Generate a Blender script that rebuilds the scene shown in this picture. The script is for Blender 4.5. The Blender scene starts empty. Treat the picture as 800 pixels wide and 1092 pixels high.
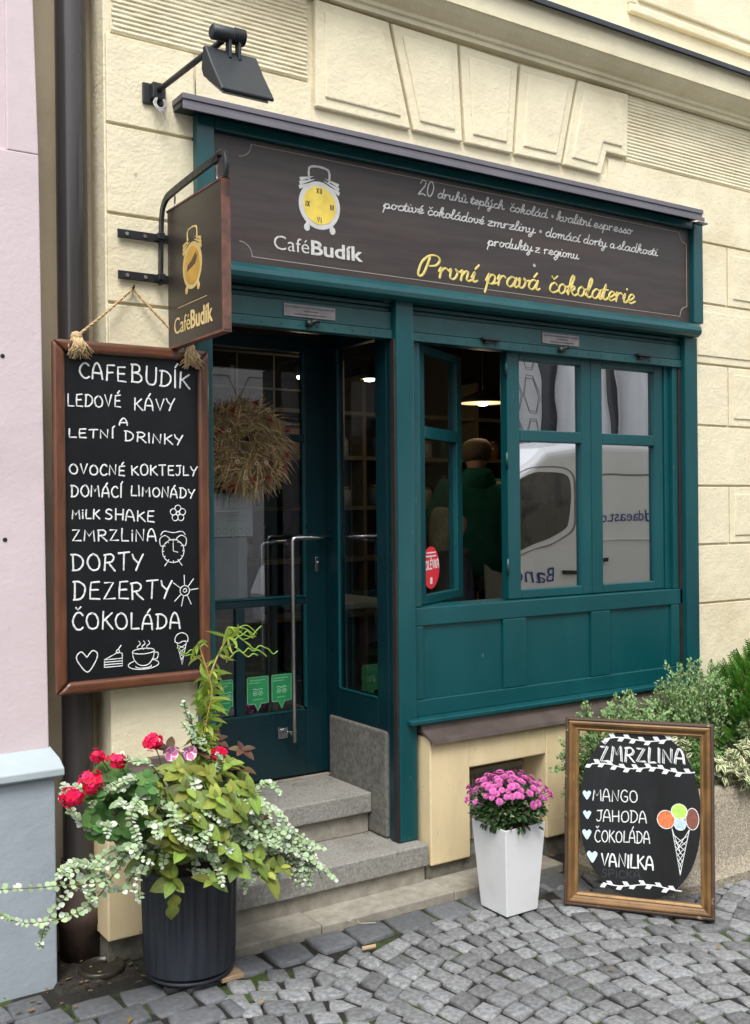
import bpy, bmesh, math, random
from mathutils import Vector, Matrix
PI = math.pi
random.seed(7)
SC = bpy.context.scene
COL = SC.collection
# ------------------------------------------------------------------ camera
RM = ((0.834368, -0.009408, 0.551128), (-0.551121, 0.003528, 0.834418), (-0.009795, -0.99995, -0.002241))
FPX = 1113.0
CAM = Vector((0, 0, 1.62))
def ray(x, y):
    c = (x - 400.0, y - 546.0, FPX)
    return Vector([sum(RM[i][k] * c[k] for k in range(3)) for i in range(3)])
def W(x, y, Y):                       # point on the ray of a measured photo position at real depth Y
    d = ray(x, y); return CAM + d * (Y / d.y)
def WG(x, y, z=0.0):                  # the same on a horizontal level
    d = ray(x, y); return CAM + d * ((z - 1.62) / d.z)
cd = bpy.data.cameras.new('camera'); cam = bpy.data.objects.new('camera', cd); COL.objects.link(cam)
cd.sensor_fit = 'HORIZONTAL'; cd.sensor_width = 36; cd.lens = FPX / 800 * 36
cd.clip_start = 0.05; cd.clip_end = 900
cam.matrix_world = Matrix(((RM[0][0], -RM[0][1], -RM[0][2], 0), (RM[1][0], -RM[1][1], -RM[1][2], 0), (RM[2][0], -RM[2][1], -RM[2][2], 1.62), (0, 0, 0, 1)))
SC.camera = cam
# ------------------------------------------------------------------ world and sun (overcast)
SUN_EL, SUN_AZ = math.radians(58), math.radians(215)    # azimuth clockwise from +Y
wd = bpy.data.worlds.new('World'); SC.world = wd; wd.use_nodes = True
nt = wd.node_tree; nt.nodes.clear()
sky = nt.nodes.new('ShaderNodeTexSky'); sky.sky_type = 'NISHITA'; sky.sun_disc = False
sky.sun_elevation = SUN_EL; sky.sun_rotation = SUN_AZ; sky.dust_density = 3.0; sky.air_density = 1.0
hs = nt.nodes.new('ShaderNodeHueSaturation'); hs.inputs['Saturation'].default_value = 0.22
bg = nt.nodes.new('ShaderNodeBackground'); bg.inputs['Strength'].default_value = 0.15
ow = nt.nodes.new('ShaderNodeOutputWorld')
nt.links.new(sky.outputs[0], hs.inputs['Color']); nt.links.new(hs.outputs[0], bg.inputs[0]); nt.links.new(bg.outputs[0], ow.inputs[0])
sd = bpy.data.lights.new('sun', 'SUN'); sun = bpy.data.objects.new('sun', sd); COL.objects.link(sun)
sd.energy = 1.2; sd.angle = math.radians(25); sd.color = (1.0, 0.97, 0.92)
sv = Vector((math.sin(SUN_AZ) * math.cos(SUN_EL), math.cos(SUN_AZ) * math.cos(SUN_EL), math.sin(SUN_EL)))
sun.rotation_euler = sv.to_track_quat('Z', 'Y').to_euler(); sun.location = (0, 0, 8)
SC.view_settings.view_transform = 'Standard'; SC.view_settings.look = 'None'
SC.view_settings.gamma = 1; SC.view_settings.use_curve_mapping = False
SC.view_settings.exposure = 1.12
SC.cycles.max_bounces = 8; SC.cycles.transparent_max_bounces = 16; SC.cycles.glossy_bounces = 4
SC.cycles.sample_clamp_indirect = 4; SC.cycles.use_denoising = True

# ------------------------------------------------------------------ helpers
def nobj(name, mesh, mat=None, parent=None, label=None, cat=None, group=None, kind=None):
    o = bpy.data.objects.new(name, mesh); COL.objects.link(o)
    if mat is not None and mesh is not None:
        for m in (mat if isinstance(mat, (list, tuple)) else [mat]): mesh.materials.append(m)
    if parent is not None:
        o.parent = parent
        if parent.parent is None: off = parent.location
        else: off = parent.location + parent.parent.location
        # geometry is written in world coordinates; shift it under its parent
        if mesh is not None and (parent.rotation_euler.z == 0): o.location = -off
    tag(o, label, cat, group, kind); return o
def tag(o, label=None, cat=None, group=None, kind=None):
    if label: o['label'] = label
    if cat: o['category'] = cat
    if group: o['group'] = group
    if kind: o['kind'] = kind
    return o
def empty(name, loc, label, cat, group=None):
    o = bpy.data.objects.new(name, None); COL.objects.link(o); o.location = loc; o.empty_display_size = .05
    return tag(o, label, cat, group)
def put(name, bm, mat, parent=None, label=None, cat=None, group=None, kind=None, bev=0, smooth=False, seg=2, sharp=None):
    me = bpy.data.meshes.new(name); bm.normal_update(); bm.to_mesh(me); bm.free()
    if smooth:
        me.polygons.foreach_set('use_smooth', [True] * len(me.polygons))
        if sharp: me.set_sharp_from_angle(angle=math.radians(sharp))
    o = nobj(name, me, mat, parent, label, cat, group, kind)
    if bev:
        m = o.modifiers.new('bevel', 'BEVEL'); m.width = bev; m.segments = seg; m.limit_method = 'ANGLE'; m.angle_limit = .6
        m.harden_normals = False
    return o
def copy_tree(o, parent=None):
    c = o.copy(); COL.objects.link(c); c.parent = parent
    for ch in list(o.children): copy_tree(ch, c)
    return c
def box(bm, x0, x1, y0, y1, z0, z1, mi=0, rot=None):
    P = [Vector((x, y, z)) for z in (z0, z1) for x, y in ((x0, y0), (x1, y0), (x1, y1), (x0, y1))]
    if rot is not None: P = [rot @ p for p in P]
    v = [bm.verts.new(p) for p in P]
    for f in ((3, 2, 1, 0), (4, 5, 6, 7), (0, 1, 5, 4), (1, 2, 6, 5), (2, 3, 7, 6), (3, 0, 4, 7)):
        bm.faces.new([v[i] for i in f]).material_index = mi
    return v
def prism(bm, pts, fr, h0, h1, mi=0):      # 2-D outline extruded between heights h0, h1 of a frame fr(u,v,h)
    a = [bm.verts.new(fr(u, v, h0)) for u, v in pts]; b = [bm.verts.new(fr(u, v, h1)) for u, v in pts]
    n = len(pts)
    fs = [bm.faces.new(b), bm.faces.new(a[::-1])]
    for i in range(n): fs.append(bm.faces.new((a[i], a[(i + 1) % n], b[(i + 1) % n], b[i])))
    for f in fs: f.material_index = mi
    return fs
def fixn(bm): bmesh.ops.recalc_face_normals(bm, faces=bm.faces[:]); return bm
def tube(bm, pts, r, n=8, cap=True, mi=0, flat=1.0):
    pts = [Vector(p) for p in pts]; k = len(pts)
    rr = r if isinstance(r, (list, tuple)) else [r] * k
    rings = []; up = Vector((0, 0, 1)); prev = None
    for i, p in enumerate(pts):
        d = (pts[min(i + 1, k - 1)] - pts[max(i - 1, 0)])
        d = d.normalized() if d.length > 1e-9 else Vector((0, 0, 1))
        if prev is None:
            a = d.cross(up)
            if a.length < .1: a = d.cross(Vector((0, 1, 0)))
        else:
            a = prev - d * prev.dot(d)
            if a.length < 1e-4: a = d.cross(up)
        a.normalize(); prev = a; b = d.cross(a)
        rings.append([bm.verts.new(p + (a * math.cos(2 * PI * j / n) + b * math.sin(2 * PI * j / n) * flat) * rr[i]) for j in range(n)])
    for i in range(k - 1):
        for j in range(n):
            f = bm.faces.new((rings[i][j], rings[i][(j + 1) % n], rings[i + 1][(j + 1) % n], rings[i + 1][j])); f.material_index = mi; f.smooth = True
    if cap:
        for f in (bm.faces.new(rings[0][::-1]), bm.faces.new(rings[-1])): f.material_index = mi
def lathe(bm, prof, c, n=32, mi=0, cap=False, sy=1.0):
    rings = [[bm.verts.new((c[0] + r * math.cos(2 * PI * j / n), c[1] + sy * r * math.sin(2 * PI * j / n), c[2] + z)) for j in range(n)] for r, z in prof]
    for i in range(len(rings) - 1):
        for j in range(n):
            f = bm.faces.new((rings[i][j], rings[i][(j + 1) % n], rings[i + 1][(j + 1) % n], rings[i + 1][j])); f.material_index = mi; f.smooth = True
    if cap:
        bm.faces.new(rings[0][::-1]).material_index = mi; bm.faces.new(rings[-1]).material_index = mi
def cr(pts, n=5, closed=False):            # Catmull-Rom through 2-D/3-D points
    P = [Vector(p) for p in pts]; k = len(P)
    if k < 3 and not closed: return P
    out = []
    rng = range(k) if closed else range(k - 1)
    for i in rng:
        if closed: p0, p1, p2, p3 = P[(i - 1) % k], P[i], P[(i + 1) % k], P[(i + 2) % k]
        else: p0, p1, p2, p3 = P[max(i - 1, 0)], P[i], P[i + 1], P[min(i + 2, k - 1)]
        for s in range(n):
            t = s / n
            out.append(.5 * ((2 * p1) + (p2 - p0) * t + (2 * p0 - 5 * p1 + 4 * p2 - p3) * t * t + (3 * p1 - p0 - 3 * p2 + p3) * t ** 3))
    out.append(P[0].copy() if closed else P[-1]); return out
# ------------------------------------------------------------------ materials
def M(name, col, rough=.6, var=.0, vs=6.0, col2=None, bump=0.0, bs=60.0, metal=0.0, spec=.5, detail=6, bump2=0, bs2=8, stretch=(1, 1, 1), rv=0.0, stain=None, ss=3.0, samt=.5, attr=0.0, coat=0, hue=0.0, thr=(.35, .7), speck=None, spk=45, spt=.70):
    m = bpy.data.materials.new(name); m.use_nodes = True; t = m.node_tree; N = t.nodes; L = t.links
    b = N['Principled BSDF']; b.inputs['Roughness'].default_value = rough; b.inputs['Metallic'].default_value = metal
    b.inputs['Specular IOR Level'].default_value = spec; b.inputs['Coat Weight'].default_value = coat
    tc = N.new('ShaderNodeTexCoord'); mp = N.new('ShaderNodeMapping'); mp.inputs['Scale'].default_value = stretch
    L.new(tc.outputs['Object'], mp.inputs['Vector']); vec = mp.outputs[0]
    def noise(s, d=detail, r=.6):
        n = N.new('ShaderNodeTexNoise'); n.inputs['Scale'].default_value = s; n.inputs['Detail'].default_value = d; n.inputs['Roughness'].default_value = r
        L.new(vec, n.inputs['Vector']); return n
    c4 = (*col, 1); cur = None
    if var > 0 or col2:
        n = noise(vs); rp = N.new('ShaderNodeValToRGB'); rp.color_ramp.elements[0].position = thr[0]; rp.color_ramp.elements[1].position = thr[1]
        a = col2 if col2 else tuple(c * (1 - var) for c in col); bb = col if col2 else tuple(min(1, c * (1 + var)) for c in col)
        rp.color_ramp.elements[0].color = (*a, 1); rp.color_ramp.elements[1].color = (*bb, 1)
        L.new(n.outputs['Fac'], rp.inputs['Fac']); cur = rp.outputs['Color']
    if stain:
        n = noise(ss, 8, .65); rp = N.new('ShaderNodeValToRGB'); rp.color_ramp.elements[0].position = .52; rp.color_ramp.elements[1].position = .72
        rp.color_ramp.elements[0].color = (0, 0, 0, 1); rp.color_ramp.elements[1].color = (samt, samt, samt, 1)
        L.new(n.outputs['Fac'], rp.inputs['Fac']); mx = N.new('ShaderNodeMix'); mx.data_type = 'RGBA'
        L.new(rp.outputs['Color'], mx.inputs['Factor'])
        if cur: L.new(cur, mx.inputs['A'])
        else: mx.inputs['A'].default_value = c4
        mx.inputs['B'].default_value = (*stain, 1); cur = mx.outputs['Result']
    if speck:
        n = noise(spk, 3, .5); rp = N.new('ShaderNodeValToRGB'); rp.color_ramp.elements[0].position = spt; rp.color_ramp.elements[1].position = spt + .04
        rp.color_ramp.elements[0].color = (0, 0, 0, 1); rp.color_ramp.elements[1].color = (.8, .8, .8, 1)
        L.new(n.outputs['Fac'], rp.inputs['Fac']); mx = N.new('ShaderNodeMix'); mx.data_type = 'RGBA'; L.new(rp.outputs['Color'], mx.inputs['Factor'])
        if cur: L.new(cur, mx.inputs['A'])
        else: mx.inputs['A'].default_value = c4
        mx.inputs['B'].default_value = (*speck, 1); cur = mx.outputs['Result']
    if attr > 0:
        at = N.new('ShaderNodeAttribute'); at.attribute_name = 'rnd'
        h = N.new('ShaderNodeHueSaturation')
        mr = N.new('ShaderNodeMapRange'); mr.inputs['To Min'].default_value = 1 - attr; mr.inputs['To Max'].default_value = 1 + attr
        L.new(at.outputs['Fac'], mr.inputs['Value']); L.new(mr.outputs[0], h.inputs['Value'])
        if hue:
            m2 = N.new('ShaderNodeMapRange'); m2.inputs['To Min'].default_value = .5 - hue; m2.inputs['To Max'].default_value = .5 + hue
            ml = N.new('ShaderNodeMath'); ml.operation = 'MULTIPLY'; ml.inputs[1].default_value = 7.31; fr = N.new('ShaderNodeMath'); fr.operation = 'FRACT'
            L.new(at.outputs['Fac'], ml.inputs[0]); L.new(ml.outputs[0], fr.inputs[0]); L.new(fr.outputs[0], m2.inputs['Value']); L.new(m2.outputs[0], h.inputs['Hue'])
        if cur: L.new(cur, h.inputs['Color'])
        else: h.inputs['Color'].default_value = c4
        cur = h.outputs['Color']
    if cur: L.new(cur, b.inputs['Base Color'])
    else: b.inputs['Base Color'].default_value = c4
    if rv > 0:
        n = noise(vs * 2); mr = N.new('ShaderNodeMapRange'); mr.inputs['To Min'].default_value = max(0.02, rough - rv); mr.inputs['To Max'].default_value = min(1, rough + rv)
        L.new(n.outputs['Fac'], mr.inputs['Value']); L.new(mr.outputs[0], b.inputs['Roughness'])
    last = None
    for bb_, s_ in ((bump, bs), (bump2, bs2)):
        if bb_ > 0:
            n = noise(s_, 5); bp = N.new('ShaderNodeBump'); bp.inputs['Strength'].default_value = 1; bp.inputs['Distance'].default_value = bb_
            L.new(n.outputs['Fac'], bp.inputs['Height'])
            if last: L.new(last, bp.inputs['Normal'])
            last = bp.outputs[0]
    if last: L.new(last, b.inputs['Normal'])
    return m
def glass(name, base=.08, tint=(.8, .85, .85), wav=.0, ior=1.5):
    m = bpy.data.materials.new(name); m.use_nodes = True; t = m.node_tree; N = t.nodes; L = t.links; N.clear()
    o = N.new('ShaderNodeOutputMaterial'); mx = N.new('ShaderNodeMixShader'); tr = N.new('ShaderNodeBsdfTransparent'); gl = N.new('ShaderNodeBsdfGlossy')
    tr.inputs[0].default_value = (*tint, 1); gl.inputs['Roughness'].default_value = 0.0; gl.inputs[0].default_value = (.93, .95, 1, 1)
    fr = N.new('ShaderNodeFresnel'); fr.inputs[0].default_value = ior; ad = N.new('ShaderNodeMath'); ad.operation = 'ADD'; ad.inputs[1].default_value = base; ad.use_clamp = True
    ge = N.new('ShaderNodeNewGeometry'); iv = N.new('ShaderNodeMath'); iv.operation = 'SUBTRACT'; iv.inputs[0].default_value = 1; mu = N.new('ShaderNodeMath'); mu.operation = 'MULTIPLY'
    L.new(ge.outputs['Backfacing'], iv.inputs[1]); L.new(fr.outputs[0], ad.inputs[0]); L.new(ad.outputs[0], mu.inputs[0]); L.new(iv.outputs[0], mu.inputs[1]); L.new(mu.outputs[0], mx.inputs[0]); L.new(tr.outputs[0], mx.inputs[1]); L.new(gl.outputs[0], mx.inputs[2]); L.new(mx.outputs[0], o.inputs[0])
    if wav > 0:
        tc = N.new('ShaderNodeTexCoord'); n = N.new('ShaderNodeTexNoise'); n.inputs['Scale'].default_value = 3.0; n.inputs['Detail'].default_value = 1
        bp = N.new('ShaderNodeBump'); bp.inputs['Distance'].default_value = wav; L.new(tc.outputs['Object'], n.inputs['Vector']); L.new(n.outputs['Fac'], bp.inputs['Height']); L.new(bp.outputs[0], gl.inputs['Normal'])
    return m
def emit(name, col, s):
    m = bpy.data.materials.new(name); m.use_nodes = True; b = m.node_tree.nodes['Principled BSDF']
    b.inputs['Base Color'].default_value = (*col, 1); b.inputs['Emission Color'].default_value = (*col, 1); b.inputs['Emission Strength'].default_value = s; return m

m_cream = M('cream_render', (.70, .635, .455), .85, .06, 4, bump=.0030, bs=70, bump2=.0055, bs2=15, stain=(.55, .46, .29), ss=1.7, samt=.6, speck=(.42, .34, .22), spk=26, spt=.735, rv=.08)
m_plinth = M('cream_plinth_paint', (.64, .52, .31), .75, .07, 5, stretch=(1.6, 1.6, .7), speck=(.30, .24, .17), spk=22, spt=.70, bump=.0008, bs=60, bump2=.002, bs2=6, stain=(.45, .34, .20), ss=3, samt=.5)
m_beige = M('beige_render', (.56, .47, .32), .85, .08, 4, bump=.001, bs=70, stain=(.36, .29, .19), ss=2.5, samt=.6)
m_pink = M('pink_render', (.56, .475, .495), .85, .03, 5, bump=.0012, bs=60, bump2=.002, bs2=10, stain=(.47, .38, .41), ss=1.6, samt=.6, speck=(.34, .28, .30), spk=30, spt=.75)
m_blue = M('blue_grey_plinth', (.30, .345, .385), .8, .07, 6, bump=.0016, bs=50, bump2=.003, bs2=9, stain=(.24, .28, .31), ss=3, samt=.6)
m_blue2 = M('pale_blue_ledge', (.36, .42, .445), .6, .06, 8, bump=.0006, bs=80, stain=(.28, .33, .35), ss=4, samt=.5)
TEAL = (.0015, .056, .064)
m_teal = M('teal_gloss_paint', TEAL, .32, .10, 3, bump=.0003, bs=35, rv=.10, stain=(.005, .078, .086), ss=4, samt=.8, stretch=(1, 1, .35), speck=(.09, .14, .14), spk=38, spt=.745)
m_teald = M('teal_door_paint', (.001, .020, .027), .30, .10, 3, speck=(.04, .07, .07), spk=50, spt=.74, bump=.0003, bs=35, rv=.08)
m_shut = M('weathered_teal_shutter', (.006, .058, .062), .42, .2, 5, bump=.0006, bs=30, rv=.15, stain=(.02, .09, .09), ss=4, samt=.7)
m_rust = M('brown_shutter_guide', (.022, .012, .010), .6, .3, 14, bump=.0006, bs=60)
m_flash = M('grey_sheet_flashing', (.15, .14, .16), .35, .1, 6, metal=.35, rv=.12, bump=.0006, bs=12)
m_flashb = M('brown_sheet_flashing', (.085, .064, .056), .42, .2, 9, metal=.2, rv=.12, bump=.0005, bs=14, stain=(.14, .115, .10), ss=5, samt=.6)
m_dflash = M('dark_cornice_flashing', (.035, .04, .05), .4, .2, 6, metal=.3)
m_granite = M('grey_granite', (.235, .228, .205), .85, .28, 90, bump=.0016, bs=120, stain=(.11, .105, .09), ss=3.2, samt=.85, detail=4, speck=(.07, .065, .05), spk=30, spt=.66)
m_granite2 = M('stained_granite_cheek', (.125, .122, .108), .85, .3, 45, bump=.0012, bs=110, stain=(.045, .043, .036), ss=3.4, samt=.85, detail=3)
m_slab = M('worn_concrete_slab', (.27, .25, .205), .9, .2, 22, bump=.002, bs=50, stain=(.12, .11, .085), ss=4, samt=.7)
m_found = M('rough_foundation_stone', (.13, .12, .095), .95, .4, 16, bump=.008, bs=16, bump2=.004, bs2=50)
m_sett = M('granite_sett', (.170, .175, .180), .72, .36, 60, bump=.0032, bs=48, bump2=.004, bs2=14, attr=.34, detail=4, rv=.12, stain=(.13, .13, .125), ss=9, samt=.5)
m_bigsett = M('dark_granite_sett', (.098, .104, .112), .7, .22, 50, bump=.0022, bs=40, bump2=.004, bs2=12, attr=.28, detail=4, rv=.12)
m_soil = M('joint_soil_and_moss', (.016, .014, .010), .95, col2=(.05, .085, .012), vs=2.6, bump=.008, bs=120, bump2=.01, bs2=30, thr=(.41, .49))
m_wood = M('red_brown_varnished_wood', (.105, .038, .018), .33, .3, 7, stretch=(6, 6, 1), bump=.0003, bs=30, rv=.1, coat=.2)
m_woodH = M('red_brown_varnished_rail', (.105, .038, .018), .33, .3, 7, stretch=(1, 6, 6), bump=.0003, bs=30, rv=.1, coat=.2)
m_chalk = M('black_chalkboard', (.0045, .006, .007), .45, .3, 3, rv=.1, spec=.3, stain=(.009, .011, .013), ss=4, samt=.5)
m_chalk2 = M('smeared_chalkboard', (.008, .009, .010), .6, .4, 6, rv=.1, spec=.3, stain=(.03, .033, .036), ss=7, samt=.45, stretch=(1, 1, .35))
m_white = M('white_chalk_marker', (.68, .70, .70), .7, col2=(.34, .36, .37), vs=95, thr=(.28, .46))
m_cwhite = M('soft_white_paint', (.54, .54, .52), .6, col2=(.30, .29, .28), vs=60, thr=(.28, .5))
m_gold = M('yellow_gold_lettering', (.62, .50, .14), .45, col2=(.42, .32, .09), vs=40, thr=(.3, .5))
m_goldpale = M('yellow_clock_face', (.66, .50, .08), .5, .18, 14)
m_silver = M('silver_grey_print', (.50, .50, .49), .5, .12, 14)
m_fascia = M('dark_brown_sign_board', (.038, .029, .026), .42, .3, 3.5, stretch=(.7, 1, 7), rv=.08, stain=(.055, .033, .028), ss=2, samt=.8)
m_hsign = M('dark_brown_hanging_board', (.030, .023, .019), .38, .3, 4, stretch=(1, 1, 5), rv=.08)
m_edge = M('flaking_rust_brown_edge', (.20, .075, .045), .6, col2=(.07, .04, .032), vs=16, bump=.002, bs=40)
m_iron = M('black_iron', (.018, .02, .022), .42, .3, 12, bump=.0004, bs=60, metal=.2)
m_lampb = M('charcoal_lamp_housing', (.014, .018, .022), .5, .15, 10, bump=.0002, bs=100)
m_steel = M('brushed_steel', (.55, .55, .56), .25, .1, 20, metal=1)
m_pipe = M('brown_painted_downpipe', (.040, .036, .036), .24, .15, 3, rv=.1, stain=(.07, .062, .058), ss=4, samt=.5, stretch=(1, 1, .2))
m_rope = M('jute_rope', (.50, .36, .19), .9, .3, 90, bump=.002, bs=150)
m_pot = M('dark_blue_grey_plastic', (.014, .018, .026), .5, .3, 9, bump=.0006, bs=60, stain=(.035, .04, .045), ss=6, samt=.5, stretch=(1, 1, .25))
m_wpot = M('white_plastic', (.66, .67, .68), .38, .03, 5, rv=.08, stain=(.52, .51, .48), ss=9, samt=.35, speck=(.3, .27, .22), spk=60, spt=.76)
m_soil2 = M('potting_soil', (.03, .02, .013), .95, .4, 40, bump=.006, bs=60)
m_gilt = M('worn_gilded_frame', (.16, .085, .028), .45, .4, 9, bump=.0008, bs=50, stain=(.09, .045, .02), ss=6, samt=.8, metal=.15, rv=.12)
m_gilt2 = M('worn_gold_slip', (.24, .14, .05), .42, .3, 14, bump=.0006, bs=60, stain=(.14, .07, .03), ss=9, samt=.7, metal=.2)
m_chip = M('dark_chipped_frame_edge', (.06, .035, .022), .7, col2=(.35, .27, .17), vs=26, thr=(.30, .36), bump=.0015, bs=40)
m_aggr = M('exposed_aggregate', (.33, .29, .22), .9, .5, 120, bump=.006, bs=110, detail=2, stain=(.16, .14, .11), ss=60, samt=.8)
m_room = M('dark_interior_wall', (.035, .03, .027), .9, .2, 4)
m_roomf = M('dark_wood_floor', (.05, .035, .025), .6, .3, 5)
m_shelf = M('shelf_wood', (.22, .17, .11), .6, .2, 9)
m_van = M('white_van_paint', (.70, .71, .73), .28, .02, 3, coat=.3)
m_black = M('black_rubber', (.015, .015, .016), .7)
m_vglass = M('dark_vehicle_glass', (.012, .014, .017), .08, spec=.6, col2=(.10, .095, .08), vs=4.0, thr=(.5, .72))
m_bluel = M('dark_blue_lettering', (.03, .05, .22), .5)
g_win = glass('coated_window_glass', .48, (.45, .5, .5), wav=.0012)
g_open = glass('clear_window_glass', .05, (.8, .84, .84))
g_door = glass('door_glass', .11, (.78, .82, .82))
# ------------------------------------------------------------------ stroke lettering
def arc(cx, cy, rx, ry, a0, a1, n=10):
    return [(cx + rx * math.cos(math.radians(a0 + (a1 - a0) * i / n)), cy + ry * math.sin(math.radians(a0 + (a1 - a0) * i / n))) for i in range(n + 1)]
def ell(cx, cy, rx, ry): return arc(cx, cy, rx, ry, 90, 450, 16)
CAP = {
 'A': (.62, [[(0, 0), (.06, .55), (.2, .95), (.36, .96), (.5, .6), (.58, 0)], [(.04, .38), (.56, .36)]]),
 'B': (.58, [[(.06, 1), (.05, 0)], [(.0, .96), (.3, 1), (.46, .86), (.4, .62), (.1, .52)], [(.1, .52), (.42, .48), (.56, .26), (.4, .03), (0, 0)]]),
 'C': (.56, [[(.54, .84), (.4, .98), (.2, .92), (.04, .6), (.04, .3), (.2, .03), (.4, 0), (.56, .12)]]),
 'D': (.62, [[(.1, .97), (.08, 0)], [(0, .96), (.3, .96), (.56, .72), (.56, .34), (.34, .04), (.02, .0)]]),
 'E': (.5, [[(.46, .98), (.06, .94), (.04, .5), (.05, .03), (.5, 0)], [(.05, .5), (.42, .52)]]),
 'F': (.48, [[(.48, 1), (.06, .96), (.06, .5), (.04, 0)], [(.06, .5), (.4, .52)]]),
 'G': (.62, [[(.54, .84), (.4, .98), (.2, .92), (.04, .6), (.04, .3), (.2, .03), (.42, 0), (.56, .14), (.56, .42), (.34, .42)]]),
 'H': (.6, [[(.04, 1), (.04, 0)], [(.56, 1), (.55, 0)], [(.04, .48), (.56, .5)]]),
 'I': (.12, [[(.06, 1), (.06, 0)]]),
 'i': (.14, [[(.07, .66), (.07, 0)], [(.07, .92), (.08, .86)]]),
 'J': (.46, [[(.06, .95), (.46, .97)], [(.36, .96), (.36, .3), (.28, .04), (.1, .02), (0, .16)]]),
 'K': (.56, [[(.06, 1), (.05, 0)], [(.52, .92), (.08, .46)], [(.18, .54), (.34, .3), (.58, .0)]]),
 'L': (.48, [[(.06, 1), (.04, .4), (.05, .02), (.48, .03)]]),
 'M': (.72, [[(.02, 0), (.08, .96), (.34, .42), (.6, .98), (.68, 0)]]),
 'N': (.62, [[(.04, 0), (.06, .96), (.52, .05), (.56, 1)]]),
 'O': (.66, [[(.36, .97), (.14, .85), (.03, .5), (.12, .12), (.34, .0), (.56, .14), (.63, .5), (.52, .86), (.30, .98)]]),
 'P': (.54, [[(.06, 1), (.05, 0)], [(0, .95), (.34, 1), (.52, .8), (.42, .52), (.1, .44)]]),
 'R': (.6, [[(.08, .98), (.06, 0)], [(0, .95), (.34, 1), (.52, .8), (.42, .54), (.1, .46)], [(.22, .48), (.38, .26), (.6, -.03)]]),
 'S': (.5, [[(.46, .86), (.3, .98), (.1, .86), (.1, .64), (.38, .42), (.44, .2), (.28, .02), (.02, .08)]]),
 'T': (.58, [[(0, .95), (.58, 1)], [(.3, .97), (.29, 0)]]),
 'U': (.58, [[(.04, 1), (.04, .3), (.16, .03), (.36, .0), (.52, .2), (.54, 1)]]),
 'V': (.58, [[(.02, .98), (.28, .02), (.56, 1)]]),
 'Y': (.56, [[(0, 1), (.08, .72), (.28, .5)], [(.58, 1), (.36, .5), (.2, 0)]]),
 'Z': (.58, [[(.06, .93), (.5, .97), (.04, .04), (.58, .04)]]),
}
SHARP = set('EFHILTMNVZKYJi')
ACC = {'Á': 'A', 'É': 'E', 'Í': 'I', 'Č': 'C', 'Ž': 'Z', 'Ě': 'E'}
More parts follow.
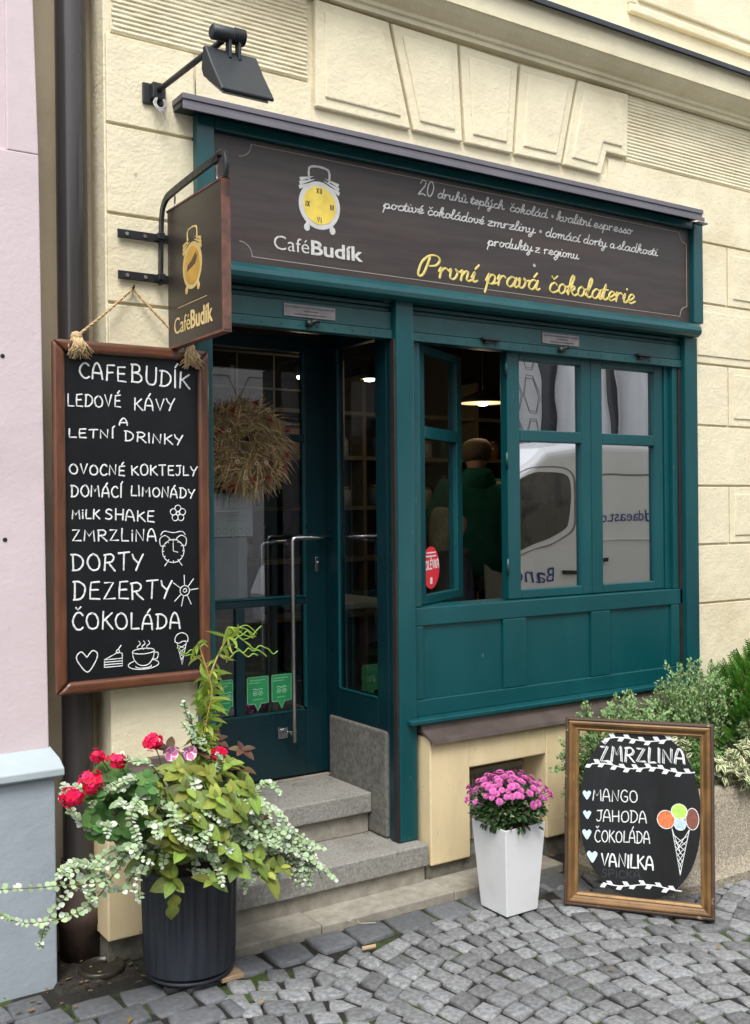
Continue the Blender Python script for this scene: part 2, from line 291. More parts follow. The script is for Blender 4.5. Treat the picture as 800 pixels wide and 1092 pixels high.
LOW = {
 'a': (.5, [[(.37, .40), (.24, .5), (.09, .36), (.06, .13), (.17, 0), (.3, .1), (.42, .47)], [(.42, .47), (.38, .12), (.43, .0), (.54, .08)]]),
 'c': (.4, [[(.34, .40), (.24, .5), (.1, .38), (.06, .13), (.17, 0), (.32, .04), (.43, .14)]]),
 'd': (.5, [[(.37, .40), (.24, .5), (.09, .36), (.06, .13), (.17, 0), (.3, .1), (.4, .4)], [(.45, 1.0), (.38, .3), (.38, .06), (.45, .0), (.54, .08)]]),
 'e': (.38, [[(-.02, .1), (.18, .2), (.32, .38), (.22, .5), (.1, .38), (.08, .12), (.19, 0), (.4, .14)]]),
 'g': (.46, [[(.37, .40), (.24, .5), (.09, .36), (.06, .13), (.17, .02), (.3, .12), (.41, .47)], [(.41, .47), (.36, -.1), (.26, -.42), (.12, -.4), (.14, -.2), (.5, .08)]]),
 'h': (.48, [[(-.02, .1), (.16, .5), (.25, .9), (.18, 1), (.1, .7), (.06, 0)], [(.07, .22), (.2, .46), (.31, .44), (.3, .1), (.37, 0), (.5, .08)]]),
 'i': (.22, [[(0, .2), (.1, .48), (.07, .12), (.12, 0), (.24, .08)], ['dot']]),
 'I': (.22, [[(0, .2), (.1, .48), (.07, .12), (.12, 0), (.24, .08)]]),
 'k': (.44, [[(-.02, .1), (.16, .5), (.25, .9), (.18, 1), (.1, .7), (.06, 0)], [(.08, .2), (.24, .46), (.33, .4), (.26, .27), (.12, .24)], [(.16, .25), (.28, .03), (.36, 0), (.46, .08)]]),
 'l': (.24, [[(-.02, .1), (.14, .5), (.22, .9), (.15, 1), (.08, .7), (.06, .14), (.13, 0), (.26, .08)]]),
 'm': (.62, [[(0, .38), (.08, .48), (.06, 0)], [(.07, .22), (.2, .46), (.28, .42), (.26, 0)], [(.27, .22), (.4, .46), (.48, .42), (.46, .1), (.52, 0), (.64, .08)]]),
 'n': (.44, [[(0, .38), (.08, .48), (.06, 0)], [(.07, .22), (.2, .46), (.29, .42), (.27, .1), (.33, 0), (.46, .08)]]),
 'o': (.42, [[(.2, .5), (.08, .38), (.06, .14), (.17, 0), (.3, .12), (.32, .36), (.2, .5)], [(.22, .47), (.34, .38), (.46, .42)]]),
 'p': (.46, [[(0, .16), (.12, .5), (.02, -.42)], [(.08, .26), (.2, .46), (.33, .42), (.35, .2), (.25, .02), (.1, .06)], [(.25, .02), (.48, .1)]]),
 'r': (.36, [[(0, .30), (.08, .50), (.06, .0)], [(.065, .24), (.14, .42), (.24, .49), (.31, .41)]]),
 's': (.34, [[(-.02, .08), (.12, .26), (.24, .5), (.24, .34), (.3, .16), (.2, .0), (.08, .05)], [(.2, .0), (.36, .1)]]),
 't': (.26, [[(-.02, .1), (.14, .82), (.08, .16), (.14, 0), (.28, .08)], [(-.02, .52), (.26, .54)]]),
 'u': (.46, [[(0, .36), (.07, .48), (.05, .14), (.14, 0), (.26, .1), (.32, .48)], [(.32, .48), (.29, .12), (.35, 0), (.48, .08)]]),
 'v': (.42, [[(0, .36), (.07, .48), (.07, .12), (.16, 0), (.28, .12), (.32, .38), (.24, .5), (.3, .38), (.46, .42)]]),
 'y': (.44, [[(0, .36), (.07, .48), (.05, .14), (.14, .02), (.26, .12), (.33, .48)], [(.33, .48), (.26, -.1), (.16, -.42), (.04, -.38), (.1, -.18), (.46, .1)]]),
 'z': (.36, [[(.02, .44), (.3, .47), (.02, .03), (.34, .03)]]),
 'P': (.62, [[(.24, .9), (.1, .15), (-.05, -.02), (-.1, .2), (0, .7), (.24, 1.0), (.5, 1.0), (.6, .8), (.48, .56), (.26, .5)]]),
 '2': (.5, [[(.04, .74), (.16, .96), (.34, .9), (.32, .6), (.0, .02), (.2, .08), (.46, .0)]]),
 '0': (.44, [[(.22, 1), (.06, .8), (.02, .3), (.14, 0), (.3, .1), (.38, .6), (.22, 1)]]),
}
LACC = {'á': ('a', 'ac'), 'é': ('e', 'ac'), 'í': ('I', 'ac'), 'ý': ('y', 'ac'), 'č': ('c', 'ca'), 'ů': ('u', 'ri'), 'ú': ('u', 'ac')}
RC = [0]; CAL = [0]
def ribbon(bm, pts, w, fr, t=.0012, mi=0):
    RC[0] += 1; t = t * (1 + .09 * (RC[0] % 7))
    P = [Vector((p[0], p[1])) for p in pts]
    Q = [P[0]]
    for p in P[1:]:
        if (p - Q[-1]).length > 1e-5: Q.append(p)
    if len(Q) < 2: Q = [Q[0], Q[0] + Vector((w * .3, 0))]
    k = len(Q); d0 = (Q[1] - Q[0]).normalized(); d1 = (Q[-1] - Q[-2]).normalized()
    Q = [Q[0] - d0 * w * .35] + Q + [Q[-1] + d1 * w * .35]
    ws = [.45] + [1] * k + [.45]; rings = []
    for i, p in enumerate(Q):
        a = Q[max(0, i - 1)]; b = Q[min(len(Q) - 1, i + 1)]; d = (b - a)
        d = d.normalized() if d.length > 1e-9 else d0
        n = Vector((-d.y, d.x)); h = w * .5 * ws[i] * ((.62 + .5 * abs(d.y + .3 * d.x)) if CAL[0] else (1 + .13 * math.sin(i * 1.9 + RC[0])))
        rings.append([bm.verts.new(fr(p.x + n.x * s * h, p.y + n.y * s * h, z)) for s, z in ((-1, 0), (-.6, t), (.6, t), (1, 0))])
    for i in range(len(rings) - 1):
        for j in range(3):
            bm.faces.new((rings[i][j], rings[i + 1][j], rings[i + 1][j + 1], rings[i][j + 1])).material_index = mi
    bm.faces.new(rings[0]); bm.faces.new(rings[-1][::-1])
def caps(bm, txt, x0, y0, x1, y1, h, fr, w=.006, seed=0, sp=.17, t=.0012, jit=.05):
    R_ = random.Random(hash(txt) % 1000 + seed if False else sum(map(ord, txt)) + seed)
    tot = sum(CAP[ACC.get(c, c)][0] for c in txt) + sp * (len(txt) - 1); sx = math.hypot(x1 - x0, y1 - y0) / tot
    u = 0
    for c in txt:
        b = ACC.get(c, c); wd_, st = CAP[b]
        js, jy = 1 + R_.uniform(-jit, jit) * 1.6, R_.uniform(-jit, jit) * .6; sl = R_.uniform(-.04, .05)
        def T(p):
            uu = u + p[0]; f = uu / tot
            return (x0 + (x1 - x0) * f + sl * p[1] * h, y0 + (y1 - y0) * f + (p[1] * js + jy) * h)
        for s in st:
            q = [(a + R_.uniform(-.015, .015), b2 + R_.uniform(-.015, .015)) for a, b2 in s]
            q = q if b in SHARP else cr(q, 4)
            ribbon(bm, [T(p) for p in q], w, fr, t)
        if c in 'ÁÉÍ': ribbon(bm, [T((wd_ * .45, 1.12)), T((wd_ * .45 + .14, 1.36))], w, fr, t)
        if c in 'ČŽ': ribbon(bm, [T((wd_ * .3, 1.3)), T((wd_ * .5, 1.16)), T((wd_ * .78, 1.34))], w * .9, fr, t)
        u += wd_ + sp
def cursive(bm, txt, x0, y0, x1, y1, xh, fr, w=.005, t=.001, slant=.18):
    tot = sum(LOW[LACC.get(c, (c,))[0]][0] for c in txt); sx = (x1 - x0) / (tot + .04); u = 0; hh = xh * 2
    sy = (y1 - y0) / tot
    for c in txt:
        b, ac = LACC.get(c, (c, None)); wd_, st = LOW[b]
        def T(p): return (x0 + (u + p[0]) * sx + slant * p[1] * hh - slant * .1 * hh, y0 + (u + p[0]) * sy + p[1] * hh)
        for s in st:
            if s == ['dot']: ribbon(bm, [T((.14, .72)), T((.16, .74))], w * 1.1, fr, t); continue
            ribbon(bm, [T(p) for p in cr(s, 5)], w, fr, t)
        if ac == 'ac': ribbon(bm, [T((wd_ * .45, .62)), T((wd_ * .45 + .12, .84))], w * .9, fr, t)
        if ac == 'ca': ribbon(bm, [T((wd_ * .2, .82)), T((wd_ * .45, .66)), T((wd_ * .8, .86))], w * .8, fr, t)
        if ac == 'ri': ribbon(bm, [T(p) for p in ell(wd_ * .42, .74, .09, .09)], w * .6, fr, t)
        u += wd_
def wall_frame(Y):                       # (x, z, height out of the facade)
    return lambda u, v, h: Vector((u, Y - h, v))
def text_bm(bm, txt, fr, x0, y0, x1, hgt, off=0.0, ex=.001, cap=.729, y1=None):
    cu = bpy.data.curves.new('text', 'FONT'); cu.body = txt; cu.size = 1; cu.offset = off; cu.resolution_u = 3
    ob = bpy.data.objects.new('text', cu); COL.objects.link(ob)
    dg = bpy.context.evaluated_depsgraph_get(); me = bpy.data.meshes.new_from_object(ob.evaluated_get(dg))
    xs = [v.co.x for v in me.vertices]; a, b = min(xs), max(xs); y1 = y0 if y1 is None else y1
    b2 = bmesh.new(); b2.from_mesh(me)
    vs = {}
    def mp(co, h):
        f = (co.x - a) / (b - a); return fr(x0 + (x1 - x0) * f, y0 + (y1 - y0) * f + co.y / cap * hgt, h)
    top = {v: bm.verts.new(mp(v.co, ex)) for v in b2.verts}; bot = {v: bm.verts.new(mp(v.co, 0)) for v in b2.verts}
    for f in b2.faces: bm.faces.new([top[v] for v in f.verts])
    for e in b2.edges:
        if len(e.link_faces) == 1: bm.faces.new([top[e.verts[0]], top[e.verts[1]], bot[e.verts[1]], bot[e.verts[0]]])
    b2.free(); bpy.data.objects.remove(ob); bpy.data.curves.remove(cu); bpy.data.meshes.remove(me)
B = bmesh.new

# ================================================================== GROUND
GX0, GX1, GY0, GY1 = -1.0, 7.0, .4, 3.44
gb = B()
def gq(x0, x1, y0, y1, z):
    f = gb.faces.new([gb.verts.new(p) for p in ((x0, y0, z), (x1, y0, z), (x1, y1, z), (x0, y1, z))])
gq(-400, 400, -400, 400, -.012)
put('ground', gb, m_soil, kind='structure')
CX, CW, AR = 2.55, 1.5, .26            # arched rows of setts
def stone(bm, lay, cs, top, rr, bev=.010):
    n = len(cs); c = sum(cs, Vector((0, 0))) / n
    r = random.random(); tx, ty = random.uniform(-.03, .03), random.uniform(-.03, .03)
    # soften outline: each side gets a midpoint
    P = []
    for i in range(n):
        a, b = cs[i], cs[(i + 1) % n]; P.append(a + (c - a) * .055); mid = (a + b) / 2; P.append(mid + (mid - c) * random.uniform(-.035, .03)); 
    rings = []
    for ins, z in ((0, -.03), (0.0, -.007), (.35, -.002), (1, 0)):
        ring = []
        for p in P:
            d = (c - p); L_ = d.length; q = p + d * min(.3, bev * ins / max(L_, .01)); ring.append(bm.verts.new((q.x, q.y, top + z + (q.x - c.x) * tx + (q.y - c.y) * ty)))
        rings.append(ring)
    m_ = len(P); cv = bm.verts.new((c.x, c.y, top + .002))
    fs = []
    for a in range(3):
        for i in range(m_): fs.append(bm.faces.new((rings[a][i], rings[a][(i + 1) % m_], rings[a + 1][(i + 1) % m_], rings[a + 1][i])))
    for i in range(m_): fs.append(bm.faces.new((rings[3][i], rings[3][(i + 1) % m_], cv)))
    for f in fs: f[lay] = r; f.smooth = True
sb = B(); lay = sb.faces.layers.float.new('rnd')
bb = B(); layb = bb.faces.layers.float.new('rnd')
def arch(x):
    f = ((x - CX + CW / 2) % CW) / CW * 2 - 1; return AR * (1 - f * f)
pit = .093
for rw in range(-3, 39):
    x = -1.2 + random.uniform(0, .1)
    while x < 7:
        w = random.uniform(.070, .104); g = .0068
        def pt(xx, t): 
            return Vector((xx - .25 * (arch(xx + .01) - arch(xx - .01)) / .02 * (t - .5) * pit * 2.0, .35 + (rw + t) * pit + arch(xx)))
        j = lambda: Vector((random.uniform(-.0075, .0075), random.uniform(-.0075, .0075)))
        cs = [pt(x + g, .05) + j(), pt(x + w - g, .05) + j(), pt(x + w - g, .96) + j(), pt(x + g, .96) + j()]
        c = sum(cs, Vector((0, 0))) / 4
        lim = 3.29 if 1.5 < c.x < 3.0 else 3.42
        if c.x < 1.5: lim = 3.05 + .0 * c.x
        if max(p.y for p in cs) < lim + .03 and not (c.x < 1.5 and c.y > 3.04) and min(p.y for p in cs) > .3: stone(sb, lay, cs, random.uniform(-.004, .004), 0)
        x += w
x = 1.38
while x < 3.15:                         # the row of big dark stones along the slab
    w = random.uniform(.15, .20); j = lambda: Vector((random.uniform(-.014, .014), random.uniform(-.012, .012)))
    y0 = 3.29
    cs = [Vector((x + .012, y0)) + j(), Vector((x + w, y0)) + j(), Vector((x + w, 3.445)) + j() * .6, Vector((x + .012, 3.445)) + j() * .6]
    stone(bb, layb, cs, random.uniform(0, .006), 0, .016); x += w + .012
for iy in range(4):                    # bigger stones in front of the neighbour's plinth and around the dark planter
    x = -.6 + iy * .09; y0 = 3.055 + iy * .128; xe = (1.50, 1.50, 1.36, .98)[iy]
    while x < xe - .05:
        w = min(random.uniform(.14, .21), xe - x); j = lambda: Vector((random.uniform(-.009, .009), random.uniform(-.008, .008)))
        cs = [Vector((x + .010, y0)) + j(), Vector((x + w, y0)) + j(), Vector((x + w, y0 + .118)) + j(), Vector((x + .010, y0 + .118)) + j()]
        stone(bb, layb, cs, random.uniform(-.004, .004), 0, .012)
        x += w
put('pavement', sb, m_sett, kind='structure'); put('pavement_edge', bb, m_bigsett, kind='structure')
rb = B(); box(rb, -60, 80, -4.6, -1.9, -.05, -.008)
put('road', rb, M('asphalt', (.06, .06, .062), .85, .2, 30, bump=.003, bs=150), kind='structure')

# ================================================================== CAFE BUILDING
WY = 3.70
bld = empty('cafe_building', (1.3, 3.7, 0), 'cream rendered building with blocky stonework around the green cafe front', 'building')
wb = B()
def blk(x0, x1, z0, z1, y=WY, inner=False):
    g = .006; box(wb, x0 + g, x1 - g, y, y + .03, z0 + g, z1 - g)
    if inner: box(wb, x0 + .045, x1 - .045, y - .006, y + .004, z0 + .045, z1 - .045)
ZR = [.70, 1.10, 1.415, 1.73, 2.055, 2.385, 2.712, 3.04, 3.372]
# core wall pieces behind the blocks (openings left free)
C0 = WY + .014
box(wb, 1.285, 1.64, C0, 4.4, .0, 3.2); box(wb, 4.47, 9.0, C0, 4.4, .0, 3.2); box(wb, 1.285, 9.0, C0, 4.4, 3.2, 6.4)
box(wb, 1.285, 1.64, WY + .002, WY + .02, .70, 1.0)
for i in range(8):
    z0, z1 = ZR[i], ZR[i + 1]
    blk(1.285, 1.64, z0, z1)
    if i == 7:
        blk(4.50, 6.9, z0, z1); blk(1.64, 4.52, 3.19, 3.28, y=WY + .006); blk(1.64, 2.16, 3.2, z1, y=WY + .003); blk(3.86, 4.52, 3.2, z1, y=WY + .003)
    elif i % 2 == 0 and i > 0:
        a = 4.47
        for b_ in (4.772, 5.35, 5.9, 6.5): blk(a, b_, z0, z1, inner=(b_ > 4.8)); a = b_
    else:
        blk(4.47, 5.35, z0, z1, inner=(i == 5)); blk(5.35, 6.5, z0, z1)
for (x0, x1) in ((1.31, 2.14), (3.99, 7.0)):        # combed stucco fields
    box(wb, x0, x1, WY + .0062, C0, 3.376, 3.716)
    n = 19; dz = (3.715 - 3.378) / n
    for k in range(n):
        z = 3.378 + k * dz; xa = x0 + random.uniform(0, .012); xb = x1 - random.uniform(0, .01)
        m_ = 24; pr = None
        for s in range(m_ + 1):
            xx = xa + (xb - xa) * s / m_; o = random.uniform(-.0016, .0016)
            ring = [wb.verts.new((xx, WY + .0065, z + .001)), wb.verts.new((xx, WY + .0015 + o, z + dz * .3 + o)), wb.verts.new((xx, WY + .0015 + o, z + dz * .62 + o)), wb.verts.new((xx, WY + .0065, z + dz - .001))]
            if pr:
                for j in range(3): wb.faces.new((pr[j], ring[j], ring[j + 1], pr[j + 1]))
            pr = ring
put('wall', fixn(wb), m_cream, bld, bev=.007, seg=2)
def inset(poly, d):
    n = len(poly); out = []
    for i in range(n):
        p0, p1, p2 = Vector(poly[i - 1]), Vector(poly[i]), Vector(poly[(i + 1) % n])
        a = (p1 - p0).normalized(); b = (p2 - p1).normalized(); na = Vector((-a.y, a.x)); nb = Vector((-b.y, b.x))
        k = (na + nb); k = k / max(.3, k.length_squared) * 2; out.append(tuple(p1 + k * d))
    return out
VS = [[(2.165, 3.272), (2.640, 3.268), (2.528, 3.705), (2.165, 3.71)],
      [(2.655, 3.268), (2.925, 3.266), (2.900, 3.70), (2.543, 3.704)],
      [(2.942, 3.266), (3.220, 3.268), (3.258, 3.695), (2.915, 3.70)],
      [(3.236, 3.268), (3.526, 3.272), (3.630, 3.70), (3.274, 3.695)],
      [(3.542, 3.272), (3.795, 3.268), (3.835, 3.386), (3.982, 3.386), (3.992, 3.705), (3.645, 3.70)]]
fr0 = wall_frame(WY)
for P_ in VS:
    vb = B(); prism(vb, P_, fr0, -.02, .016)
    q = inset(P_, .042); prism(vb, q, fr0, .0, .0235)
    put('voussoir', fixn(vb), m_cream, bld, bev=.006)
cb = B()
prof = [(3.72, 3.718), (3.672, 3.720), (3.668, 3.738), (3.655, 3.742), (3.650, 3.756), (3.630, 3.764), (3.60, 3.782), (3.575, 3.802), (3.565, 3.806), (3.562, 3.925), (3.58, 3.94), (3.73, 3.96)]
a = [cb.verts.new((1.22, y, z)) for y, z in prof]; b = [cb.verts.new((9, y, z)) for y, z in prof]
for i in range(len(prof) - 1): cb.faces.new((a[i], b[i], b[i + 1], a[i + 1]))
cb.faces.new(a); cb.faces.new(b[::-1])
put('cornice', fixn(cb), m_cream, bld)
fb = B(); box(fb, 1.2, 9, 3.53, 3.74, 3.927, 3.934); box(fb, 1.2, 9, 3.527, 3.532, 3.912, 3.9345)
put('cornice_flashing', fb, m_dflash, bld)
ub = B()                                            # framed panel of the upper floor
for x0, x1, z0, z1 in ((4.02, 8, 4.135, 4.18), (4.02, 4.065, 4.18, 5.6)): box(ub, x0, x1, 3.688, 3.72, z0, z1)
box(ub, 4.10, 8, 3.70, 3.72, 4.215, 5.6)
put('upper_panel', ub, m_cream, bld, bev=.008)
# plinth left and right of the steps
pb = B()
box(pb, 1.235, 1.655, 3.61, 3.9, .095, .655)
box(pb, 2.655, 2.872, 3.61, 3.9, .085, .635); box(pb, 2.872, 3.324, 3.612, 3.9, .478, .635); box(pb, 3.324, 9.0, 3.61, 3.9, .085, .635)
put('plinth', pb, m_plinth, bld, bev=.006)
fd = B(); box(fd, 2.64, 9, 3.63, 3.85, -.03, .088); box(fd, 1.25, 1.655, 3.66, 3.85, -.03, .1)
fo = put('foundation', fd, m_found, bld); 
nb = B()                                            # cellar niche
box(nb, 2.872, 3.324, 3.80, 3.81, .03, .478)
put('cellar_recess', nb, m_beige, bld)
gr = B()
for k in range(5): box(gr, 2.88, 3.0, 3.775, 3.79, .09 + k * .07, .125 + k * .07)
for k in range(12): box(gr, 3.01 + k * .026, 3.018 + k * .026, 3.77, 3.78, .1, .40)
box(gr, 2.99, 3.32, 3.765, 3.785, .395, .42)
put('cellar_grille', gr, M('dusty_white_grille', (.30, .29, .25), .7, .2, 9), bld)
def flashing(name, x0, x1, zt=.665, zf=.628):
    b = B(); A = [(3.705, zt + .02), (3.70 - .04, zt + .02), (3.655, zt), (3.585, zf), (3.580, zf - .014), (3.588, zf - .014), (3.592, zf - .004), (3.66, zt - .012), (3.705, zt - .012)]
    p = [b.verts.new((x0, y, z)) for y, z in A]; q = [b.verts.new((x1, y, z)) for y, z in A]; n = len(A)
    for i in range(n): b.faces.new((p[i], p[(i + 1) % n], q[(i + 1) % n], q[i]))
    b.faces.new(p); b.faces.new(q[::-1]); return put(name, fixn(b), m_flashb, bld)
flashing('plinth_flashing', 2.645, 4.6); flashing('plinth_flashing', 1.225, 1.66, .69, .655); flashing('plinth_flashing', 4.601, 9, .735, .70)
rb_ = B(); box(rb_, 1.0, 1.30, 3.865, 4.1, 0, 6.2); box(rb_, 1.2852, 1.30, 3.716, 3.864, 0, 6.2)
put('recess_wall', rb_, m_beige, bld)

# ================================================================== STEPS, SLAB
st = empty('entrance_steps', (1.65, 3.6, 0), 'two grey granite steps leading up to the dark green cafe door', 'steps')
s1 = B(); box(s1, 1.60, 2.632, 3.595, 4.0, .098, .188); put('tread', s1, m_granite, st, bev=.006, seg=3)
s1 = B(); box(s1, 1.60, 2.625, 3.615, 3.99, -.02, .0975); put('riser', s1, m_slab, st, bev=.003)
s2 = B(); box(s2, 1.69, 2.522, 3.865, 4.40, .282, .37); put('tread', s2, m_granite, st, bev=.007, seg=3)
s2 = B(); box(s2, 1.69, 2.518, 3.892, 4.39, .189, .2815); put('riser', s2, m_slab, st, bev=.003)
s3 = B(); box(s3, 1.70, 2.53, 4.235, 4.262, .3702, .378); put('threshold', s3, m_slab, st)
sl = B()
xs = [1.45, 2.02, 2.66, 3.28]
for i in range(3): box(sl, xs[i] + .002, xs[i + 1] - .002, 3.452, 3.66, -.03, .03 - .003 * i)
put('pavement_slab', sl, m_slab, kind='structure', bev=.006)

# ================================================================== SHOPFRONT
sf = empty('wooden_shopfront', (2.6, 3.67, .19), 'dark teal painted wooden shopfront with sign board, door and window bays', 'shopfront')
G0 = 3.67
def tp(name, boxes, mat=m_teal, par=sf, bev=.004, label=None):
    b = B()
    for q in boxes: box(b, *q)
    return put(name, b, mat, par, label, bev=bev)
tp('post', [(1.625, 1.688, G0, 3.76, .19, 2.515)]); tp('post', [(2.541, 2.634, G0, 3.78, .19, 2.515)], bev=.006)
tp('post', [(4.385, 4.482, G0, 3.78, .665, 2.515)], bev=.005)
# header: box frame, fascia
tp('header_frame', [(1.628, 1.700, 3.66, 3.72, 2.59, 3.125), (4.450, 4.522, 3.66, 3.72, 2.59, 3.125), (1.702, 4.448, 3.664, 3.72, 3.083, 3.125), (1.64, 4.51, 3.70, 3.75, 2.52, 3.12)])
bm_ = B(); P_ = [(3.70, 2.510), (3.634, 2.510), (3.617, 2.522), (3.612, 2.540), (3.618, 2.560), (3.640, 2.580), (3.70, 2.588)]
a = [bm_.verts.new((1.60, y, z)) for y, z in P_]; b = [bm_.verts.new((4.45, y, z)) for y, z in P_]
for i in range(len(P_)): 
    bm_.faces.new((a[i], a[(i + 1) % len(P_)], b[(i + 1) % len(P_)], b[i]))
bm_.faces.new(a); bm_.faces.new(b[::-1])
put('header_beam', fixn(bm_), m_teal, sf, bev=.002)
fl = B(); box(fl, 1.545, 4.455, 3.60, 3.706, 3.148, 3.170); box(fl, 1.548, 4.452, 3.606, 3.612, 3.118, 3.1478); box(fl, 1.543, 4.457, 3.594, 3.600, 3.108, 3.128)
box(fl, 4.42, 4.49, 3.60, 3.64, 3.098, 3.1075)
put('header_flashing', fl, m_flash, sf, bev=.002)
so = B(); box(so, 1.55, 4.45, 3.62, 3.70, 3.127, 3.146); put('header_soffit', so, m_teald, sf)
fa = B(); box(fa, 1.703, 4.447, 3.69, 3.70, 2.592, 3.081)
fas = put('fascia_board', fa, m_fascia, sf)
FY = 3.6895; ff = wall_frame(FY)
bd = B()                                             # thin ornamental border
def brd(pts): ribbon(bd, pts, .0035, ff, .0006)
x0, x1, z0, z1, k = 1.815, 4.425, 2.620, 3.062, .055
brd([(x0 + k, z0), (x1 - k, z0)]); brd([(x0 + k, z1), (x1 - k, z1)]); brd([(x1, z0 + k), (x1, z1 - k)])
for cx_, sx in ((x0, 1), (x1, -1)):
    for cz, sz in ((z0, 1), (z1, -1)):
        brd([(cx_ + sx * (k - k * math.cos(t_ * PI / 12) * .0) - sx * 0 + 0, cz + sz * k * (1 - 0)) for t_ in (0, 1)][:1] + [(cx_ + sx * k * (1 - math.cos(t_ * PI / 16)) , cz + sz * k * (1 + .0) - sz * 0 + sz * .0 - sz * k * .0 * t_) for t_ in (1,)]) if False else None
        brd([(cx_ + sx * k * math.sin(t_ * PI / 16), cz + sz * k * math.cos(t_ * PI / 16)) for t_ in range(9)])
put('border_line', bd, M('faint_gold_line', (.30, .25, .2), .6), fas)
for t_, a, b0, c, d, h in [("20", 2.681, 2.994, 2.767, 2.996, .040), ("druhů", 2.783, 2.996, 2.954, 2.998, .021), ("teplých", 2.971, 2.998, 3.171, 3.0, .021), ("čokolád", 3.201, 2.999, 3.438, 3.0, .022), ("kvalitní", 3.496, 2.999, 3.728, 3.001, .023), ("espresso", 3.742, 3.0, 4.016, 3.002, .023),
     ("poctivé", 2.495, 2.906, 2.709, 2.912, .021), ("čokoládové", 2.727, 2.912, 3.051, 2.914, .0215), ("zmrzliny", 3.069, 2.914, 3.362, 2.916, .022), ("domácí", 3.422, 2.913, 3.653, 2.913, .0225), ("dorty", 3.670, 2.913, 3.837, 2.913, .0225), ("a", 3.854, 2.914, 3.893, 2.914, .0225), ("sladkosti", 3.905, 2.914, 4.205, 2.916, .0225),
     ("produkty", 3.068, 2.823, 3.345, 2.829, .0225), ("z", 3.357, 2.828, 3.392, 2.828, .0225), ("regionu", 3.412, 2.828, 3.643, 2.829, .0225)]:
    CAL[0] = 0; L1 = B(); cursive(L1, t_, a, b0, c, d, h if t_ != "20" else .034, ff, .0060); put('word', L1, m_cwhite, fas)
for x, z in ((3.47, 3.014), (3.393, 2.930), (3.352, 2.765)): L1 = B(); ribbon(L1, ell(x, z, .004, .004), .008, ff, .001); put('dot', L1, m_cwhite, fas)
for t_, a, b0, c, d in [("První", 2.690, 2.640, 3.010, 2.646), ("pravá", 3.055, 2.646, 3.385, 2.650), ("čokolaterie", 3.440, 2.650, 4.035, 2.650)]:
    CAL[0] = 1; L2 = B(); cursive(L2, t_, a, b0, c, d, .047, ff, .0112, .0014); put('gold_word', L2, m_gold, fas)
CAL[0] = 0
L3 = B(); text_bm(L3, 'Café', ff, 1.966, 2.664, 2.128, .060, off=-.006); put('thin_name', L3, m_cwhite, fas); L3 = B()
text_bm(L3, 'Budík', ff, 2.137, 2.664, 2.388, .060, off=.022)
put('bold_name', L3, m_cwhite, fas)
def emblem(fr, cx_, cz, r, par, body=m_silver, face=m_goldpale, numerals=True, sx=1.0, dark=None):
    E_ = B(); S = lambda pts: [(cx_ + u * r * sx, cz + v * r) for u, v in pts]
    prism(E_, S(arc(0, 0, 1.0, 1.0, 0, 348.75, 31)), fr, 0, .0010)
    for s in (-1, 1):
        for k in range(3):
            prism(E_, S([(s * (.12 + .07 * k), .98 + .10 * k), (s * (.2 + .07 * k), .92 + .11 * k), (s * (.95 - .02 * k), .55 + .17 * k), (s * (1.0 - .02 * k), .70 + .17 * k)][::s]), fr, 0, .0014 + .0002 * k)
        prism(E_, S(arc(s * .62, -.98, .14, .16, 0, 330, 11)), fr, 0, .0012)
        ribbon(E_, S([(s * .55, -.8), (s * .62, -.98)]), r * .2, fr, .0012)
    ribbon(E_, S(cr([(-.48, 1.02), (-.50, 1.35), (-.42, 1.55), (0, 1.62), (.42, 1.55), (.50, 1.35), (.48, 1.02)], 4)), r * .10, fr, .0018)
    e = put('clock_emblem', fixn(E_), body, par)
    F_ = B(); prism(F_, S(arc(0, 0, .8, .8, 0, 348.75, 31)), fr, .0010, .0020); put('clock_face', fixn(F_), face, par)
    if numerals:
        N_ = B(); w = r * .045
        def st(ps): ribbon(N_, S(ps), w, fr2, .0006)
        fr2 = lambda u, v, h: fr(u, v, h + .0021)
        def X_(x, y): st([(x - .05, y + .1), (x + .05, y - .1)]); st([(x + .05, y + .1), (x - .05, y - .1)])
        def I_(x, y): st([(x, y + .1), (x, y - .1)])
        X_(-.09, .6); I_(.03, .6); I_(.1, .6)
        m_num = M('dark_numerals', (.03, .025, .02), .6); put('numeral', N_, m_num, par); N_ = B()
        for q in (-.07, 0, .07): I_(.6 + q, 0)
        put('numeral', N_, m_num, par); N_ = B()
        st([(-.12, -.5), (-.07, -.7), (-.02, -.5)]); I_(.06, -.6); put('numeral', N_, m_num, par); N_ = B()
        I_(-.66, 0); X_(-.55, 0)
        put('numeral', N_, M('dark_numerals', (.03, .025, .02), .6), par)
    return e
emblem(ff, 2.179, 2.868, .098, fas)

